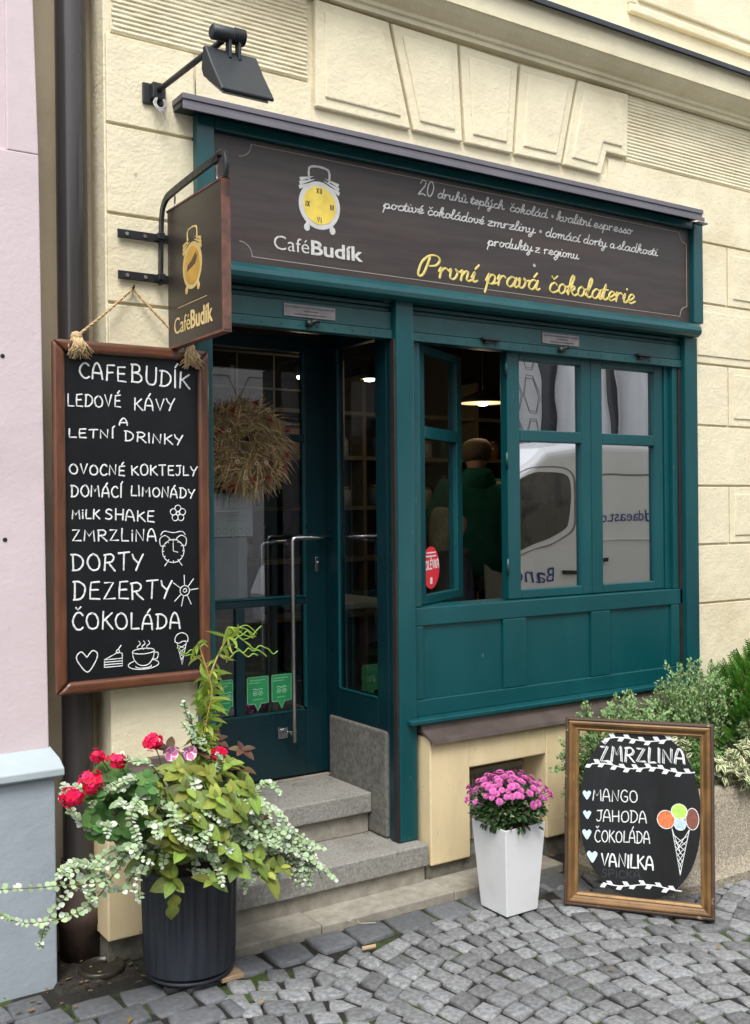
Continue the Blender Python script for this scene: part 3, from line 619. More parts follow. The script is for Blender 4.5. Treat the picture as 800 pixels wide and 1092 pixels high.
# shutter boxes over the two bays
for (x0, x1, px) in ((1.69, 2.539, (2.011, 2.253)), (2.636, 4.383, (3.404, 3.643))):
    sh = tp('roller_shutter', [(x0, x1, 3.700, 3.74, 2.392, 2.468), (x0, x1, 3.692, 3.74, 2.352, 2.390), (x0, x1, 3.712, 3.75, 2.470, 2.488), (x0, x1, 3.705, 3.75, 2.490, 2.507)], m_shut, sf, .003)
    n = int((x1 - x0) / .085)
    for k in range(n):
        rv = B(); tube(rv, [(x0 + .05 + k * .085, 3.692, 2.371), (x0 + .05 + k * .085, 3.6895, 2.371), (x0 + .05 + k * .085, 3.6885, 2.371)], [.004, .0035, .0015], 8); put('rivet', rv, m_shut, sh)
    pl = B(); box(pl, px[0], px[1], 3.694, 3.70, 2.404, 2.455); put('maker_plate', pl, M('dull_tin_plate', (.22, .2, .2), .5, .2, 20, metal=.3), sh, bev=.001)
    w_ = B(); frp = wall_frame(3.6935)
    for row, (a_, b_, hh) in enumerate(((.03, .97, .010), (.38, .66, .006), (.2, .82, .006))):
        zc = 2.443 - row * .014; u = px[0] + (px[1] - px[0]) * a_; ue = px[0] + (px[1] - px[0]) * b_
        while u < ue:
            ww = hh * random.uniform(.4, .7); ribbon(w_, [(u, zc - hh * .4), (u + ww * .3, zc + hh * .4), (u + ww * .7, zc - hh * .3), (u + ww, zc + hh * .3)], .0016, frp, .0004); u += ww + hh * .35
    put('plate_writing', w_, m_iron, sh)
    lk = B(); xc = (px[0] + px[1]) / 2; tube(lk, [(xc - .02, 3.685, 2.375), (xc + .02, 3.676, 2.392), (xc + .035, 3.68, 2.39)], .008, 8); lathe(lk, [(0, -.012), (.014, -.012), (.014, .012), (0, .012)], (xc - .012, 3.682, 2.378), 12)
    if x0 > 2:
        for xh in (3.02, 4.03): hb = B(); box(hb, xh, xh + .11, 3.665, 3.70, 2.387, 2.397); box(hb, xh + .02, xh + .05, 3.68, 3.70, 2.372, 2.3868); put('shutter_handle', hb, m_iron, sh)
    put('shutter_lock', lk, m_iron, sh)
# back of header (shutter cassette, dark ceiling of the porch)
tp('shutter_cassette', [(1.69, 2.54, 3.76, 4.26, 2.45, 2.62), (2.64, 4.38, 3.755, 3.80, 2.36, 2.62)], m_teald, sf, .0)
# guides
tp('shutter_guide', [(2.531, 2.5405, 3.676, 3.70, .192, 2.35)], m_rust, sf, .001)
tp('shutter_guide', [(4.365, 4.3845, 3.70, 3.72, .73, 2.35)], m_rust, sf, .001)
# apron under the window bay
AY = 3.70
ap = tp('apron_frame', [(2.636, 4.384, AY, 3.74, 1.108, 1.188), (2.636, 4.384, AY, 3.74, .712, .785), (2.636, 2.694, AY + .0005, 3.738, .786, 1.107), (3.150, 3.293, AY, 3.738, .786, 1.107), (3.716, 3.846, AY, 3.738, .786, 1.107), (4.297, 4.360, AY, 3.738, .786, 1.107)], bev=.004)
for x0, x1 in ((2.694, 3.150), (3.293, 3.716), (3.846, 4.297)):
    tp('apron_panel', [(x0, x1, AY + .014, 3.736, .786, 1.107)], m_teal, ap, 0)
tp('apron_back', [(2.64, 4.38, 3.742, 3.80, .70, 1.18)], m_teald, sf, 0)
tp('apron_sill', [(2.580, 4.40, 3.638, 3.71, .690, .712)], m_teal, sf, .005)
# window bay: lining, sashes
tp('window_lining', [(2.636, 2.700, 3.72, 3.85, 1.19, 2.36), (4.290, 4.362, 3.73, 3.86, 1.19, 2.36), (2.64, 4.36, 3.74, 3.86, 1.165, 1.1885), (4.325, 4.362, 3.706, 3.73, 1.19, 2.36)], m_teal, sf, .003)
def sash(x0, x1, gl, loc=None, rot=0, glab=None, lab=None):
    # written around its hinge side so the open sash can turn
    w = x1 - x0; SY = 0.0
    root = tp('window_sash', [(0, .078, 0, .05, 0, 1.165), (w - .066, w, 0, .05, 0, 1.165), (.078, w - .066, 0, .05, 0, .042), (.078, w - .066, 0, .05, 1.13, 1.165), (.078, w - .066, -.001, .045, .745, .800)], m_teal, None, .004, lab)
    root.parent = sf; root.location = Vector((x0, 3.74, 1.192)) - sf.location; root.rotation_euler = (0, 0, rot)
    for z0, z1 in ((.0425, .7445), (.8005, 1.1295)):
        b = B(); box(b, .0785, w - .0665, .022, .026, z0, z1); o = bpy.data.objects.new('window_pane', None)
        me = bpy.data.meshes.new('window_pane'); b.to_mesh(me); b.free(); o = bpy.data.objects.new('window_pane', me); COL.objects.link(o); me.materials.append(gl); o.parent = root
    return root
SA = sash(3.218, 3.762, g_win); SB = sash(3.764, 4.289, g_win)
SO = sash(2.701, 3.226, g_open, rot=math.radians(30), lab='open teal sash swung inwards with a round red sticker')
for z in (.12, .62, 1.05):
    hb = B(); tube(hb, [(-.004, -.001, z), (-.004, -.001, z + .07)], .0065, 8)
    me = bpy.data.meshes.new('hinge'); hb.to_mesh(me); hb.free(); o = bpy.data.objects.new('hinge', me); COL.objects.link(o); me.materials.append(m_shut); o.parent = SA
# round sticker on the open sash
stb = B(); frs = lambda u, v, h: Vector((u, .0215 - h, v))
m_red = M('red_sticker', (.72, .035, .05), .45)
prism(stb, arc(.180, .160, .097, .097, 0, 345, 23), frs, 0, .0008)
me = bpy.data.meshes.new('sticker'); fixn(stb).to_mesh(me); stb.free(); o = bpy.data.objects.new('round_sticker', me); COL.objects.link(o); me.materials.append(m_red); o.parent = SO
tb = B(); f2 = lambda u, v, h: frs(u, v, h + .0009)
caps(tb, 'POLÉVKA', .066, .160, .170, .160, .022, f2, .0026, t=.0003, jit=.01) if False else caps(tb, 'POLÉVKA', .092, .150, .270, .158, .040, f2, .0075, t=.0003, jit=.01)
for zz, a_, b_ in ((.228, .130, .232), (.212, .120, .240)):
    u = a_
    while u < b_: ribbon(tb, [(u, zz), (u + .009, zz)], .007, f2, .0003); u += .0135
box(tb, .170, .190, .0190, .0205, .085, .115)
me = bpy.data.meshes.new('sticker_writing'); tb.to_mesh(me); tb.free(); o = bpy.data.objects.new('sticker_writing', me); COL.objects.link(o); me.materials.append(m_white); o.parent = SO

# entrance: reveal with side light, cheek stone
SX = 2.530
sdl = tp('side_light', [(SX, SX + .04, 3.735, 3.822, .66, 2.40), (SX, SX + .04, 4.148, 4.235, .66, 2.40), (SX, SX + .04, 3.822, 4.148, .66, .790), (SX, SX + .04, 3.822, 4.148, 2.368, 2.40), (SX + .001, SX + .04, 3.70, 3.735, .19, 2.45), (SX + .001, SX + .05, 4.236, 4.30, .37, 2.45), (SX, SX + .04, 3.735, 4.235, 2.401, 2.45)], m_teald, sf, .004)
gb_ = B(); box(gb_, SX + .018, SX + .022, 3.822, 4.148, .79, 2.368); put('side_pane', gb_, g_door, sdl)
bead = B()
for q in ((SX - .003, SX + .006, 4.138, 4.147, .79, 2.368), (SX - .003, SX + .006, 3.823, 4.147, .79, .797)): box(bead, *q)
put('glazing_bead', bead, m_teal, sdl)
ck = B(); box(ck, SX - .006, SX + .06, 3.755, 4.236, .19, .657)
put('cheek_stone', ck, m_granite2, sf, bev=.012, seg=3)
# door
DY = 4.265
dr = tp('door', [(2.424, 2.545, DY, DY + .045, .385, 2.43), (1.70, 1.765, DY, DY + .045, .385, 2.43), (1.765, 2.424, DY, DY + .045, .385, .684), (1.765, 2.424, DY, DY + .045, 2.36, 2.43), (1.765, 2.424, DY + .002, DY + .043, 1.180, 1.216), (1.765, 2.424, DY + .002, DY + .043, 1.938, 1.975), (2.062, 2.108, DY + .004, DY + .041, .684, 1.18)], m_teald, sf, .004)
for q in ((1.765, 2.424, 1.216, 1.938), (1.765, 2.424, 1.975, 2.36), (1.765, 2.062, .684, 1.18), (2.108, 2.424, .684, 1.18)):
    b = B(); box(b, q[0] + .0005, q[1] - .0005, DY + .018, DY + .022, q[2] + .0005, q[3] - .0005); put('door_pane', b, g_door, dr)
bead = B()
for q in ((2.412, 2.4235, .70, 1.18), (2.412, 2.4235, 1.216, 1.938), (2.412, 2.4235, 1.975, 2.36)): box(bead, q[0], q[1], DY - .004, DY + .01, q[2], q[3])
for z in (.6845, 1.2165): box(bead, 1.766, 2.411, DY - .004, DY + .01, z, z + .008)
put('door_bead', bead, m_teal, dr)
fr_ = tp('door_frame', [(2.546, 2.60, DY - .015, DY + .06, .37, 2.46), (1.66, 1.70, DY - .01, DY + .06, .37, 2.46)], m_teald, sf, .003)
h = B(); hy = 4.17
tube(h, [(2.505, hy, 1.492), (2.40, hy, 1.493), (2.318, hy, 1.494), (2.307, hy, 1.490), (2.303, hy, 1.480), (2.303, hy, 1.2), (2.303, hy, .565)], .0105, 12)
tube(h, [(2.495, DY + .002, 1.492), (2.495, hy, 1.492)], .009, 10); tube(h, [(2.303, DY + .002, .60), (2.303, hy, .60)], .009, 10)
put('pull_handle', h, m_steel, dr)
h = B(); box(h, 2.268, 2.318, DY - .006, DY - .0005, .567, .615); put('handle_plate', h, m_steel, dr, bev=.002)
h = B(); tube(h, [(2.36, DY + .075, 1.47), (2.245, DY + .075, 1.47), (2.232, DY + .075, 1.46), (2.232, DY + .075, .74)], .010, 10); tube(h, [(2.34, DY + .022, 1.47), (2.34, DY + .075, 1.47)], .008, 8)
put('inner_handle', h, m_steel, dr)
h = B(); box(h, 2.474, 2.492, DY - .006, DY - .0005, 1.33, 1.40); lathe(h, [(0, -.004), (.012, -.004), (.012, .004), (0, .004)], (2.483, DY - .008, 1.375), 12)
put('lock_plate', h, m_steel, dr, bev=.002)
m_green = M('green_sticker', (.02, .26, .09), .45, .1, 20)
frd = lambda u, v, h: Vector((u, DY + .0175 - h, v))
for i, (x0, x1) in enumerate(((1.985, 2.052), (2.120, 2.232), (2.246, 2.352))):
    b = B(); z0, z1, xm = .735, .862, (x0 + x1) / 2
    prism(b, [(x0, z0 + .01), (x0 + .006, z0), (xm - .018, z0), (xm, z0 - .035), (xm + .018, z0), (x1 - .006, z0), (x1, z0 + .01), (x1, z1 - .008), (x1 - .006, z1), (x0 + .006, z1), (x0, z1 - .008)], frd, 0, .0008)
    put('green_sticker', fixn(b), m_green, dr)
    b = B(); f3 = lambda u, v, h: frd(u, v, h + .0009); hw = min(.014, (x1 - x0) * .2)
    for s in (-1, 1): ribbon(b, ell(xm + s * hw, .785, hw * .7, hw * .7), .0022, f3, .0003); ribbon(b, ell(xm + s * hw, .785, hw * .15, hw * .15), .003, f3, .0003)
    ribbon(b, [(xm - hw * 1.8, .803), (xm - hw, .806), (xm, .800), (xm + hw, .806), (xm + hw * 1.8, .803)], .003, f3, .0003)
    for zz, a_, b_ in ((.845, .15, .85), (.833, .1, .6), (.757, .3, .7)):
        u = x0 + (x1 - x0) * a_
        while u < x0 + (x1 - x0) * b_: ribbon(b, [(u, zz - .002), (u + .003, zz + .002)], .0018, f3, .0003); u += .0062
    E2 = [(x0 + .003, z0 + .003), (xm - .017, z0 + .003), (xm, z0 - .03), (xm + .017, z0 + .003), (x1 - .003, z0 + .003), (x1 - .003, z1 - .003), (x0 + .003, z1 - .003), (x0 + .003, z0 + .003)]
    ribbon(b, E2, .0015, f3, .0003)
    put('sticker_print', b, M('pale_green_print', (.45, .65, .5), .6), dr)
b = B(); box(b, 1.955, 2.162, DY + .024, DY + .0255, 1.505, 1.70); put('paper_notice', b, M('grey_white_paper', (.42, .43, .44), .8), dr)
b = B(); box(b, 1.90, 2.135, DY + .030, DY + .034, 1.218, 1.500); put('reflection_panel', b, M('grey_reflection_panel', (.23, .24, .27), .7, .12, 5), dr)  # grey panel behind the glass, painted in place of a reflection
b = B(); f4 = lambda u, v, h: Vector((u, DY + .0238 - h, v))
for zz, a_, b_ in ((1.63, 2.03, 2.13), (1.615, 2.02, 2.10), (1.60, 2.05, 2.13), (1.575, 2.03, 2.11)):
    u = a_
    while u < b_: ribbon(b, [(u, zz), (u + .005, zz + .002)], .002, f4, .0003); u += .008
for k in range(5): ribbon(b, ell(1.99 + k * .036, 1.528, .012, .014), .002, f4, .0003)
put('notice_print', b, M('dark_grey_print', (.12, .12, .13), .8), dr)
# ================================================================== WREATH
wr = empty('straw_wreath', (2.06, 4.19, 1.91), 'straw wreath with small dried red flowers hanging on the cafe door', 'wreath')
m_straw = M('dried_straw', (.34, .24, .115), .8, .2, 30, attr=.65, hue=.02)
rw = random.Random(3)
b = B(); lay_ = b.faces.layers.float.new('rnd')
wc = Vector((2.075, 4.215, 1.912))
def strand(b, lay_, p, d, ln, w, bend, rnd):
    d = d.normalized(); s = d.cross(Vector((rw.uniform(-1, 1), -1, rw.uniform(-1, 1)))).normalized(); pr = None
    for i in range(5):
        t = i / 4; q = p + d * ln * t + bend * t * t; ww = w * (1 - .75 * t)
        r = [b.verts.new(q + s * ww), b.verts.new(q - s * ww)]
        if pr:
            f = b.faces.new((pr[0], pr[1], r[1], r[0])); f[lay_] = rnd
        pr = r
for k in range(3400):
    a = rw.uniform(0, 2 * PI); rr = .13 + max(-.075, min(.055, rw.gauss(0, .042))); y = -abs(rw.gauss(0, .035)) - .0
    p = wc + Vector((math.cos(a) * rr, y, math.sin(a) * rr)); rad = Vector((math.cos(a), 0, math.sin(a))); tan = Vector((-math.sin(a), 0, math.cos(a)))
    d = rad * rw.uniform(-.5, 1.2) + tan * rw.uniform(-.3, 1.0) * (-1) + Vector((0, rw.uniform(-.5, .1), 0))
    strand(b, lay_, p, d, rw.uniform(.04, .085), rw.uniform(.0014, .0030), Vector((0, 0, -rw.uniform(0, .035))), rw.random())
put('straw', b, m_straw, wr)
m_dred = M('dried_red_petals', (.22, .035, .02), .8, .3, 60); m_cream2 = M('cream_seed_ring', (.55, .47, .33), .7)
for a, rr in ((80, .19), (20, .2), (-12, .19), (-32, .20), (-60, .17), (-85, .155), (-115, .2), (160, .15), (118, .17), (48, .15), (-30, .13)):
    c = wc + Vector((math.cos(math.radians(a)) * rr, -.075, math.sin(math.radians(a)) * rr)); b = B(); lay_ = b.faces.layers.float.new('rnd')
    for k in range(22): strand(b, lay_, c, Vector((rw.uniform(-1, 1), rw.uniform(-.8, .1), rw.uniform(-1, 1))), .02, .004, Vector((0, 0, 0)), .5)
    put('dried_flower', b, m_dred, wr)
for a, rr in ((150, .12), (-130, .1), (-70, .09), (60, .18), (-45, .11), (-100, .15)):
    c = wc + Vector((math.cos(math.radians(a)) * rr, -.085, math.sin(math.radians(a)) * rr)); b = B(); tube(b, [c + Vector((math.cos(t * PI / 5) * .008, 0, math.sin(t * PI / 5) * .008)) for t in range(11)], .0025, 5); put('seed_ring', b, m_cream2, wr)

# ================================================================== INTERIOR
RX0, RX1, RY1 = 1.64, 6.6, 6.7
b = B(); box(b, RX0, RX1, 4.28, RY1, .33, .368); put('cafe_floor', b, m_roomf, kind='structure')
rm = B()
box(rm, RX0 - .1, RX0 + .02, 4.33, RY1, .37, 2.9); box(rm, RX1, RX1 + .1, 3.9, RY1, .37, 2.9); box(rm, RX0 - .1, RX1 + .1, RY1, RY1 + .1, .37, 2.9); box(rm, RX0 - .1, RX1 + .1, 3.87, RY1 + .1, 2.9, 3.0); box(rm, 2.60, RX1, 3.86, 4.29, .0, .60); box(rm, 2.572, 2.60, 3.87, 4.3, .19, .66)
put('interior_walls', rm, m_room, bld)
shf = empty('wall_shelf', (4.0, 6.6, .37), 'long wooden wall shelves at the back of the dark cafe', 'shelf')
for z in (.85, 1.25, 1.62, 1.98, 2.30): b = B(); box(b, 2.0, 6.2, 6.35, 6.66, z, z + .028); put('shelf_board', b, m_shelf, shf)
for x in (2.0, 3.05, 4.1, 5.15, 6.18): b = B(); box(b, x, x + .03, 6.36, 6.68, .37, 2.6); put('upright', b, m_shelf, shf)
jm = [M('amber_jar_glass', (.25, .12, .04), .2), M('pale_jar', (.45, .42, .36), .4), M('green_bottle_glass', (.03, .10, .05), .15), M('blue_grey_tin', (.12, .17, .22), .4)]
lids = M('brass_lid', (.4, .3, .15), .35, metal=.8)
kinds = ['amber glass jar', 'pale ceramic jar', 'green glass bottle', 'blue grey storage tin']
shn = {1.278: 'low shelf', 1.648: 'middle shelf', 2.008: 'high shelf'}
posn = ['left end', 'left part', 'middle', 'right part', 'right end']
jmesh = []
for i in range(4):
    jb = B(); r = (.045, .05, .034, .05)[i]; hh = (.14, .13, .22, .15)[i]
    if i == 2: lathe(jb, [(0, 0), (r, 0), (r, hh * .6), (r * .4, hh * .78), (r * .38, hh), (0, hh)], (0, 0, 0), 14)
    else: lathe(jb, [(0, 0), (r, 0), (r * 1.03, hh * .8), (r * .8, hh * .95), (0, hh * .95)], (0, 0, 0), 14)
    me = bpy.data.meshes.new('jar_body'); jb.to_mesh(me); jb.free(); me.materials.append(jm[i])
    lb = B(); rl = r * (.45 if i == 2 else .85); zl = hh * (.98 if i == 2 else .93); lathe(lb, [(0, zl), (rl, zl), (rl, zl + .02), (0, zl + .02)], (0, 0, 0), 14)
    ml = bpy.data.meshes.new('jar_lid'); lb.to_mesh(ml); lb.free(); ml.materials.append(lids); jmesh.append((me, ml))
rj = random.Random(5); used_ = set()
for z in (1.278, 1.648, 2.008):
    for j in range(5):
        for i in rj.sample(range(4), 3):
            x = 2.2 + j * .80 + i * .17 + rj.uniform(-.02, .02)
            r_ = bpy.data.objects.new('bottle' if i == 2 else 'jar', None); COL.objects.link(r_); r_.location = (x, 6.47 + rj.uniform(-.03, .05), z)
            tag(r_, '%s on the %s at the back, %s' % (kinds[i], shn[z], posn[j]), 'bottle' if i == 2 else 'jar', 'jars and bottles on the back shelves')
            for nm, me in (('body', jmesh[i][0]), ('lid', jmesh[i][1])):
                c = bpy.data.objects.new(nm, me); COL.objects.link(c); c.parent = r_
# grid picture frames on the back wall, upper left
gp = empty('photo_grid', (2.9, 6.3, 2.1), 'white gridded display panel high inside behind the door glass', 'display')
b = B()
for k in range(6): box(b, 2.35 + k * .26, 2.362 + k * .26, 5.9, 5.915, 1.95, 2.62)
for k in range(4): box(b, 2.35, 3.66, 5.9, 5.915, 1.95 + k * .22, 1.962 + k * .22)
put('grid', b, M('off_white_grid', (.14, .12, .10), .7), gp)
cols = [(.25, .17, .1), (.10, .09, .1), (.30, .25, .2), (.16, .09, .06), (.2, .2, .18)]
for k in range(5):
    b = B(); box(b, 2.39 + k * .26, 2.58 + k * .26, 5.905, 5.912, 1.985, 2.15) ; put('card', b, M('display_card', cols[k], .8), gp)
def lampd(x, y, z, r, lab, pw):
    e = empty('pendant_lamp', (x, y, z), lab, 'lamp', None)
    b = B(); lathe(b, [(.02, .09), (.06, .07), (r * .9, .025), (r, .0), (r * .99, -.004), (r * .85, .018), (.05, .055)], (x, y, z), 36); put('lamp_shade', b, M('black_shade', (.02, .02, .02), .5), e)
    b = B(); lathe(b, [(.0, .012), (r * .93, .006), (r * .93, .003), (0, .003)], (x, y, z), 30); put('diffuser', b, emit('warm_diffuser', (1, .72, .38), .55), e)
    b = B(); lathe(b, [(0, -.02), (.03, -.015), (.035, .0), (.0, .01)], (x, y, z), 16); put('bulb', b, emit('warm_bulb', (1, .9, .7), 6), e)
    b = B(); tube(b, [(x, y, z + .08), (x, y, 2.9)], .004, 6); put('cord', b, m_black, e)
    ld = bpy.data.lights.new('pendant_light', 'POINT'); ld.energy = pw; ld.color = (1, .78, .5); ld.shadow_soft_size = .06
    lo = bpy.data.objects.new('pendant_light', ld); COL.objects.link(lo); lo.location = (x, y, z - .08)
lampd(4.517, 5.5, 2.335, .185, 'flat round warm pendant lamp glowing above the open window', .7)
lampd(3.60, 5.5, 2.445, .06, 'small glowing pendant lamp seen through the glass beside the door', 1.6)
lampd(3.115, 5.5, 2.43, .03, 'tiny bright spot lamp seen through the door glass above the wreath', .35)
# people inside
def skin_obj(name, verts, edges, rads, mat, parent=None, sub=2, label=None, cat=None, root=0):
    me = bpy.data.meshes.new(name); me.from_pydata(verts, edges, []); o = bpy.data.objects.new(name, me); COL.objects.link(o)
    o.modifiers.new('skin', 'SKIN'); sk = me.skin_vertices[0] if me.skin_vertices else None
    for i, r in enumerate(rads):
        me.skin_vertices[0].data[i].radius = (r, r) if not isinstance(r, tuple) else r
    me.skin_vertices[0].data[root].use_root = True
    m = o.modifiers.new('sub', 'SUBSURF'); m.levels = sub; m.render_levels = sub
    dg = bpy.context.evaluated_depsgraph_get(); dg.update()
    nm = bpy.data.meshes.new_from_object(o.evaluated_get(dg)); bpy.data.objects.remove(o)
    nm.name = name
    for p in nm.polygons: p.use_smooth = True
    nm.materials.clear(); nm.materials.append(mat)
    o = bpy.data.objects.new(name, nm); COL.objects.link(o); o.parent = parent; tag(o, label, cat); return o
m_skin = M('skin', (.50, .30, .21), .55)
def chain(V, E_, Rr, pts, rads, start=None):
    idx = start
    for p, r in zip(pts, rads):
        V.append(p); Rr.append(r); n = len(V) - 1
        if idx is not None: E_.append((idx, n))
        idx = n
    return idx
def hand(V, E_, Rr, w, d, side):
    d = Vector(d).normalized(); p = Vector(w); palm = p + d * .07; s = Vector((0, 0, 1)).cross(d); s = s.normalized() if s.length > .1 else Vector((1, 0, 0)); dn = d.cross(s).normalized()
    pi = chain(V, E_, Rr, [tuple(palm)], [(.034, .018)], start=len(V) - 1)
    for k, (o_, l) in enumerate(((-.027, .062), (-.009, .072), (.009, .068), (.026, .052))):
        a = palm + s * o_ + d * .03
        chain(V, E_, Rr, [tuple(a), tuple(a + d * l * .5 + dn * .01), tuple(a + d * l * .8 + dn * .03)], [.009, .008, .007], start=pi)
    a = p + d * .02 + s * side * .035
    chain(V, E_, Rr, [tuple(a), tuple(a + d * .03 + s * side * .012), tuple(a + d * .055 + dn * .01)], [.011, .010, .008], start=len(V) - 16)
def person_at(loc, rz, lab, jacket, trous, hair, seated=False, hood=True, longhair=False):
    root = empty('person', loc, lab, 'person'); root.rotation_euler = (0, 0, rz)
    V, E_, Rr = [], [], []
    hz = .93 if not seated else .50
    pel = chain(V, E_, Rr, [(0, 0, hz)], [.125])
    ch = chain(V, E_, Rr, [(0, .01, hz + .2), (0, .02, hz + .38), (0, .01, hz + .50), (0, 0, hz + .56), (0, .02, hz + .64), (0, .02, hz + .735)], [(.14, .1), (.165, .11), (.09, .07), .05, (.085, .10), (.08, .09)], pel)
    neck = 3
    wr = []
    for s in (-1, 1):
        sh_ = chain(V, E_, Rr, [(s * .19, .01, hz + .46), (s * .26, .0, hz + .20), (s * .20, .17, hz + .06), (s * .16, .26, hz + .10)], [.062, .047, .036, .026], 2)
        hand(V, E_, Rr, (s * .16, .26, hz + .10), (-.2 * s, 1, .3), -s)
    if seated: 
        for s in (-1, 1): chain(V, E_, Rr, [(s * .10, .06, hz - .0), (s * .12, .42, hz), (s * .12, .44, .1), (s * .12, .56, .04)], [.09, .06, .045, .035], pel)
    else:
        for s in (-1, 1): chain(V, E_, Rr, [(s * .09, 0, hz - .1), (s * .1, .02, .50), (s * .1, -.01, .1), (s * .1, .13, .04)], [.09, .06, .045, .035], pel)
    skin_obj('body', V, E_, Rr, m_skin, root)
    V, E_, Rr = [], [], []
    p0 = chain(V, E_, Rr, [(0, 0, hz - .20), (0, .01, hz + .12), (0, .02, hz + .36), (0, .01, hz + .49)], [(.22, .17), (.20, .15), (.215, .155), (.14, .11)])
    for s in (-1, 1): chain(V, E_, Rr, [(s * .21, .01, hz + .45), (s * .275, .0, hz + .20), (s * .21, .17, hz + .06), (s * .165, .255, hz + .10)], [.10, .098, .080, .06], 2)
    if hood: chain(V, E_, Rr, [(0, -.045, hz + .55), (0, -.05, hz + .60)], [(.12, .09), (.10, .07)], p0)
    skin_obj('jacket', V, E_, Rr, jacket, root)
    V, E_, Rr = [], [], []
    pc = chain(V, E_, Rr, [(0, 0, hz - .02)], [.15])
    for s in (-1, 1):
        if seated: chain(V, E_, Rr, [(s * .10, .06, hz - .0), (s * .12, .42, hz), (s * .12, .44, .14)], [.10, .08, .06], pc)
        else: chain(V, E_, Rr, [(s * .09, 0, hz - .12), (s * .1, .02, .50), (s * .1, -.01, .12)], [.105, .08, .065], pc)
    skin_obj('trousers', V, E_, Rr, trous, root)
    V, E_, Rr = [], [], []
    if longhair: chain(V, E_, Rr, [(0, .0, hz + .76), (0, -.02, hz + .69), (0, -.05, hz + .58), (0, -.07, hz + .48)], [(.085, .09), (.105, .1), (.11, .07), (.10, .05)])
    else: chain(V, E_, Rr, [(0, .02, hz + .79), (0, .0, hz + .71), (0, -.03, hz + .62)], [(.10, .11), (.118, .125), (.095, .085)])
    skin_obj('hair' if longhair else 'cap', V, E_, Rr, hair, root)
    V = [(-.03, .105, hz + .70), (.03, .105, hz + .70)]
    b = B()
    for v in V: lathe(b, [(0, -.008), (.008, 0), (0, .008)], v, 8)
    tube(b, [(-.022, .1, hz + .635), (.022, .1, hz + .635)], .004, 6)
    me = bpy.data.meshes.new('face_features'); b.to_mesh(me); b.free(); me.materials.append(M('dark_features', (.06, .02, .02), .5)); o = bpy.data.objects.new('face_features', me); COL.objects.link(o); o.parent = root
person_at((4.46, 5.5, .37), -.5, 'person in a green hooded jacket and beige cap seen from behind through the open window', M('green_jacket_cloth', (.006, .13, .085), .85, .2, 12), M('dark_trousers', (.02, .02, .03), .9), M('beige_cap', (.13, .10, .07), .9))
person_at((3.62, 4.72, .37), -2.2, 'seated person with long blond hair behind the glass of the open sash', M('dark_top', (.02, .022, .03), .9), M('dark_trousers_two', (.02, .02, .025), .9), M('blond_hair', (.50, .38, .20), .6, .3, 60), seated=True, hood=False, longhair=True)
# chair and tables
ch = empty('wooden_chair', (4.15, 4.98, .37), 'pale painted wooden chair inside the open window', 'chair'); m_chr = M('pale_painted_wood', (.42, .38, .30), .6, .1, 9)
b = B(); box(b, 3.97, 4.35, 4.82, 5.18, .80, .825); put('seat', b, m_chr, ch, bev=.006)
b = B(); A_ = [(3.985, .83), (4.335, .83), (4.35, 1.27), (4.30, 1.235), (4.16, 1.215), (4.02, 1.25), (3.97, 1.29)]; prism(b, A_, lambda u, v, h: Vector((u, 4.84 - h, v)), 0, .022); put('backrest', fixn(b), m_chr, ch, bev=.004)
for x in (3.985, 4.315):
    for y in (4.84, 5.14): b = B(); box(b, x, x + .035, y, y + .035, .37, .80); put('leg', b, m_chr, ch)
for (tx, ty, lb_) in ((3.05, 5.1, 'small white cafe table seen through the glass beside the door'), (5.0, 4.6, 'small white cafe table behind the right window sashes')):
    tt = empty('cafe_table', (tx, ty, .37), lb_, 'table'); b = B(); box(b, tx - .3, tx + .3, ty - .3, ty + .3, 1.08, 1.11); put('tabletop', b, m_chr, tt, bev=.005)
    for sx in (-1, 1):
        for sy in (-1, 1): b = B(); box(b, tx + sx * .24 - .02, tx + sx * .24 + .02, ty + sy * .24 - .02, ty + sy * .24 + .02, .37, 1.08); put('leg', b, m_chr, tt)

# ================================================================== HANGING SIGN
hs_ = empty('hanging_sign', (1.50, 3.42, 2.23), 'brown wooden hanging sign with a golden alarm clock on an iron bracket', 'sign')
b = B(); box(b, 1.502, 1.528, 3.185, 3.655, 2.228, 2.730); hbd = put('sign_board', b, m_hsign, hs_, bev=.002)
b = B()
box(b, 1.4995, 1.5305, 3.176, 3.186, 2.224, 2.734); box(b, 1.4990, 1.531, 3.176, 3.66, 2.2195, 2.2285); box(b, 1.4995, 1.5305, 3.176, 3.66, 2.7295, 2.737); put('sign_edge', b, m_edge, hbd, bev=.001)
fh = lambda u, v, h: Vector((1.5015 - h, -u, v))            # u runs towards the street
emblem(fh, -3.428, 2.490, .083, hbd, body=M('pale_gold_outline', (.55, .42, .16), .45, .1, 20), face=M('ochre_clock_face', (.50, .29, .05), .45, .25, 12), numerals=False)
b = B(); f5 = lambda u, v, h: fh(u, v, h + .0022)
prism(b, [(-3.47, 2.475), (-3.40, 2.492), (-3.385, 2.515), (-3.395, 2.53), (-3.43, 2.507), (-3.465, 2.495)], f5, 0, .0006); put('clock_picture', fixn(b), M('dark_brown_print', (.09, .05, .03), .6), hbd)
b = B(); ribbon(b, [(-3.56, 2.36), (-3.31, 2.362)], .0025, fh, .0006)
text_bm(b, 'Café', fh, -3.595, 2.268, -3.452, .062, off=-.004); text_bm(b, 'Budík', fh, -3.447, 2.270, -3.262, .066, off=.022); put('name_lettering', fixn(b), m_gold if False else M('pale_gold_lettering', (.66, .50, .22), .45), hbd)
br = empty('sign_bracket', (1.47, 3.69, 2.6), 'black iron wall bracket that carries the hanging sign', 'bracket')
b = B()
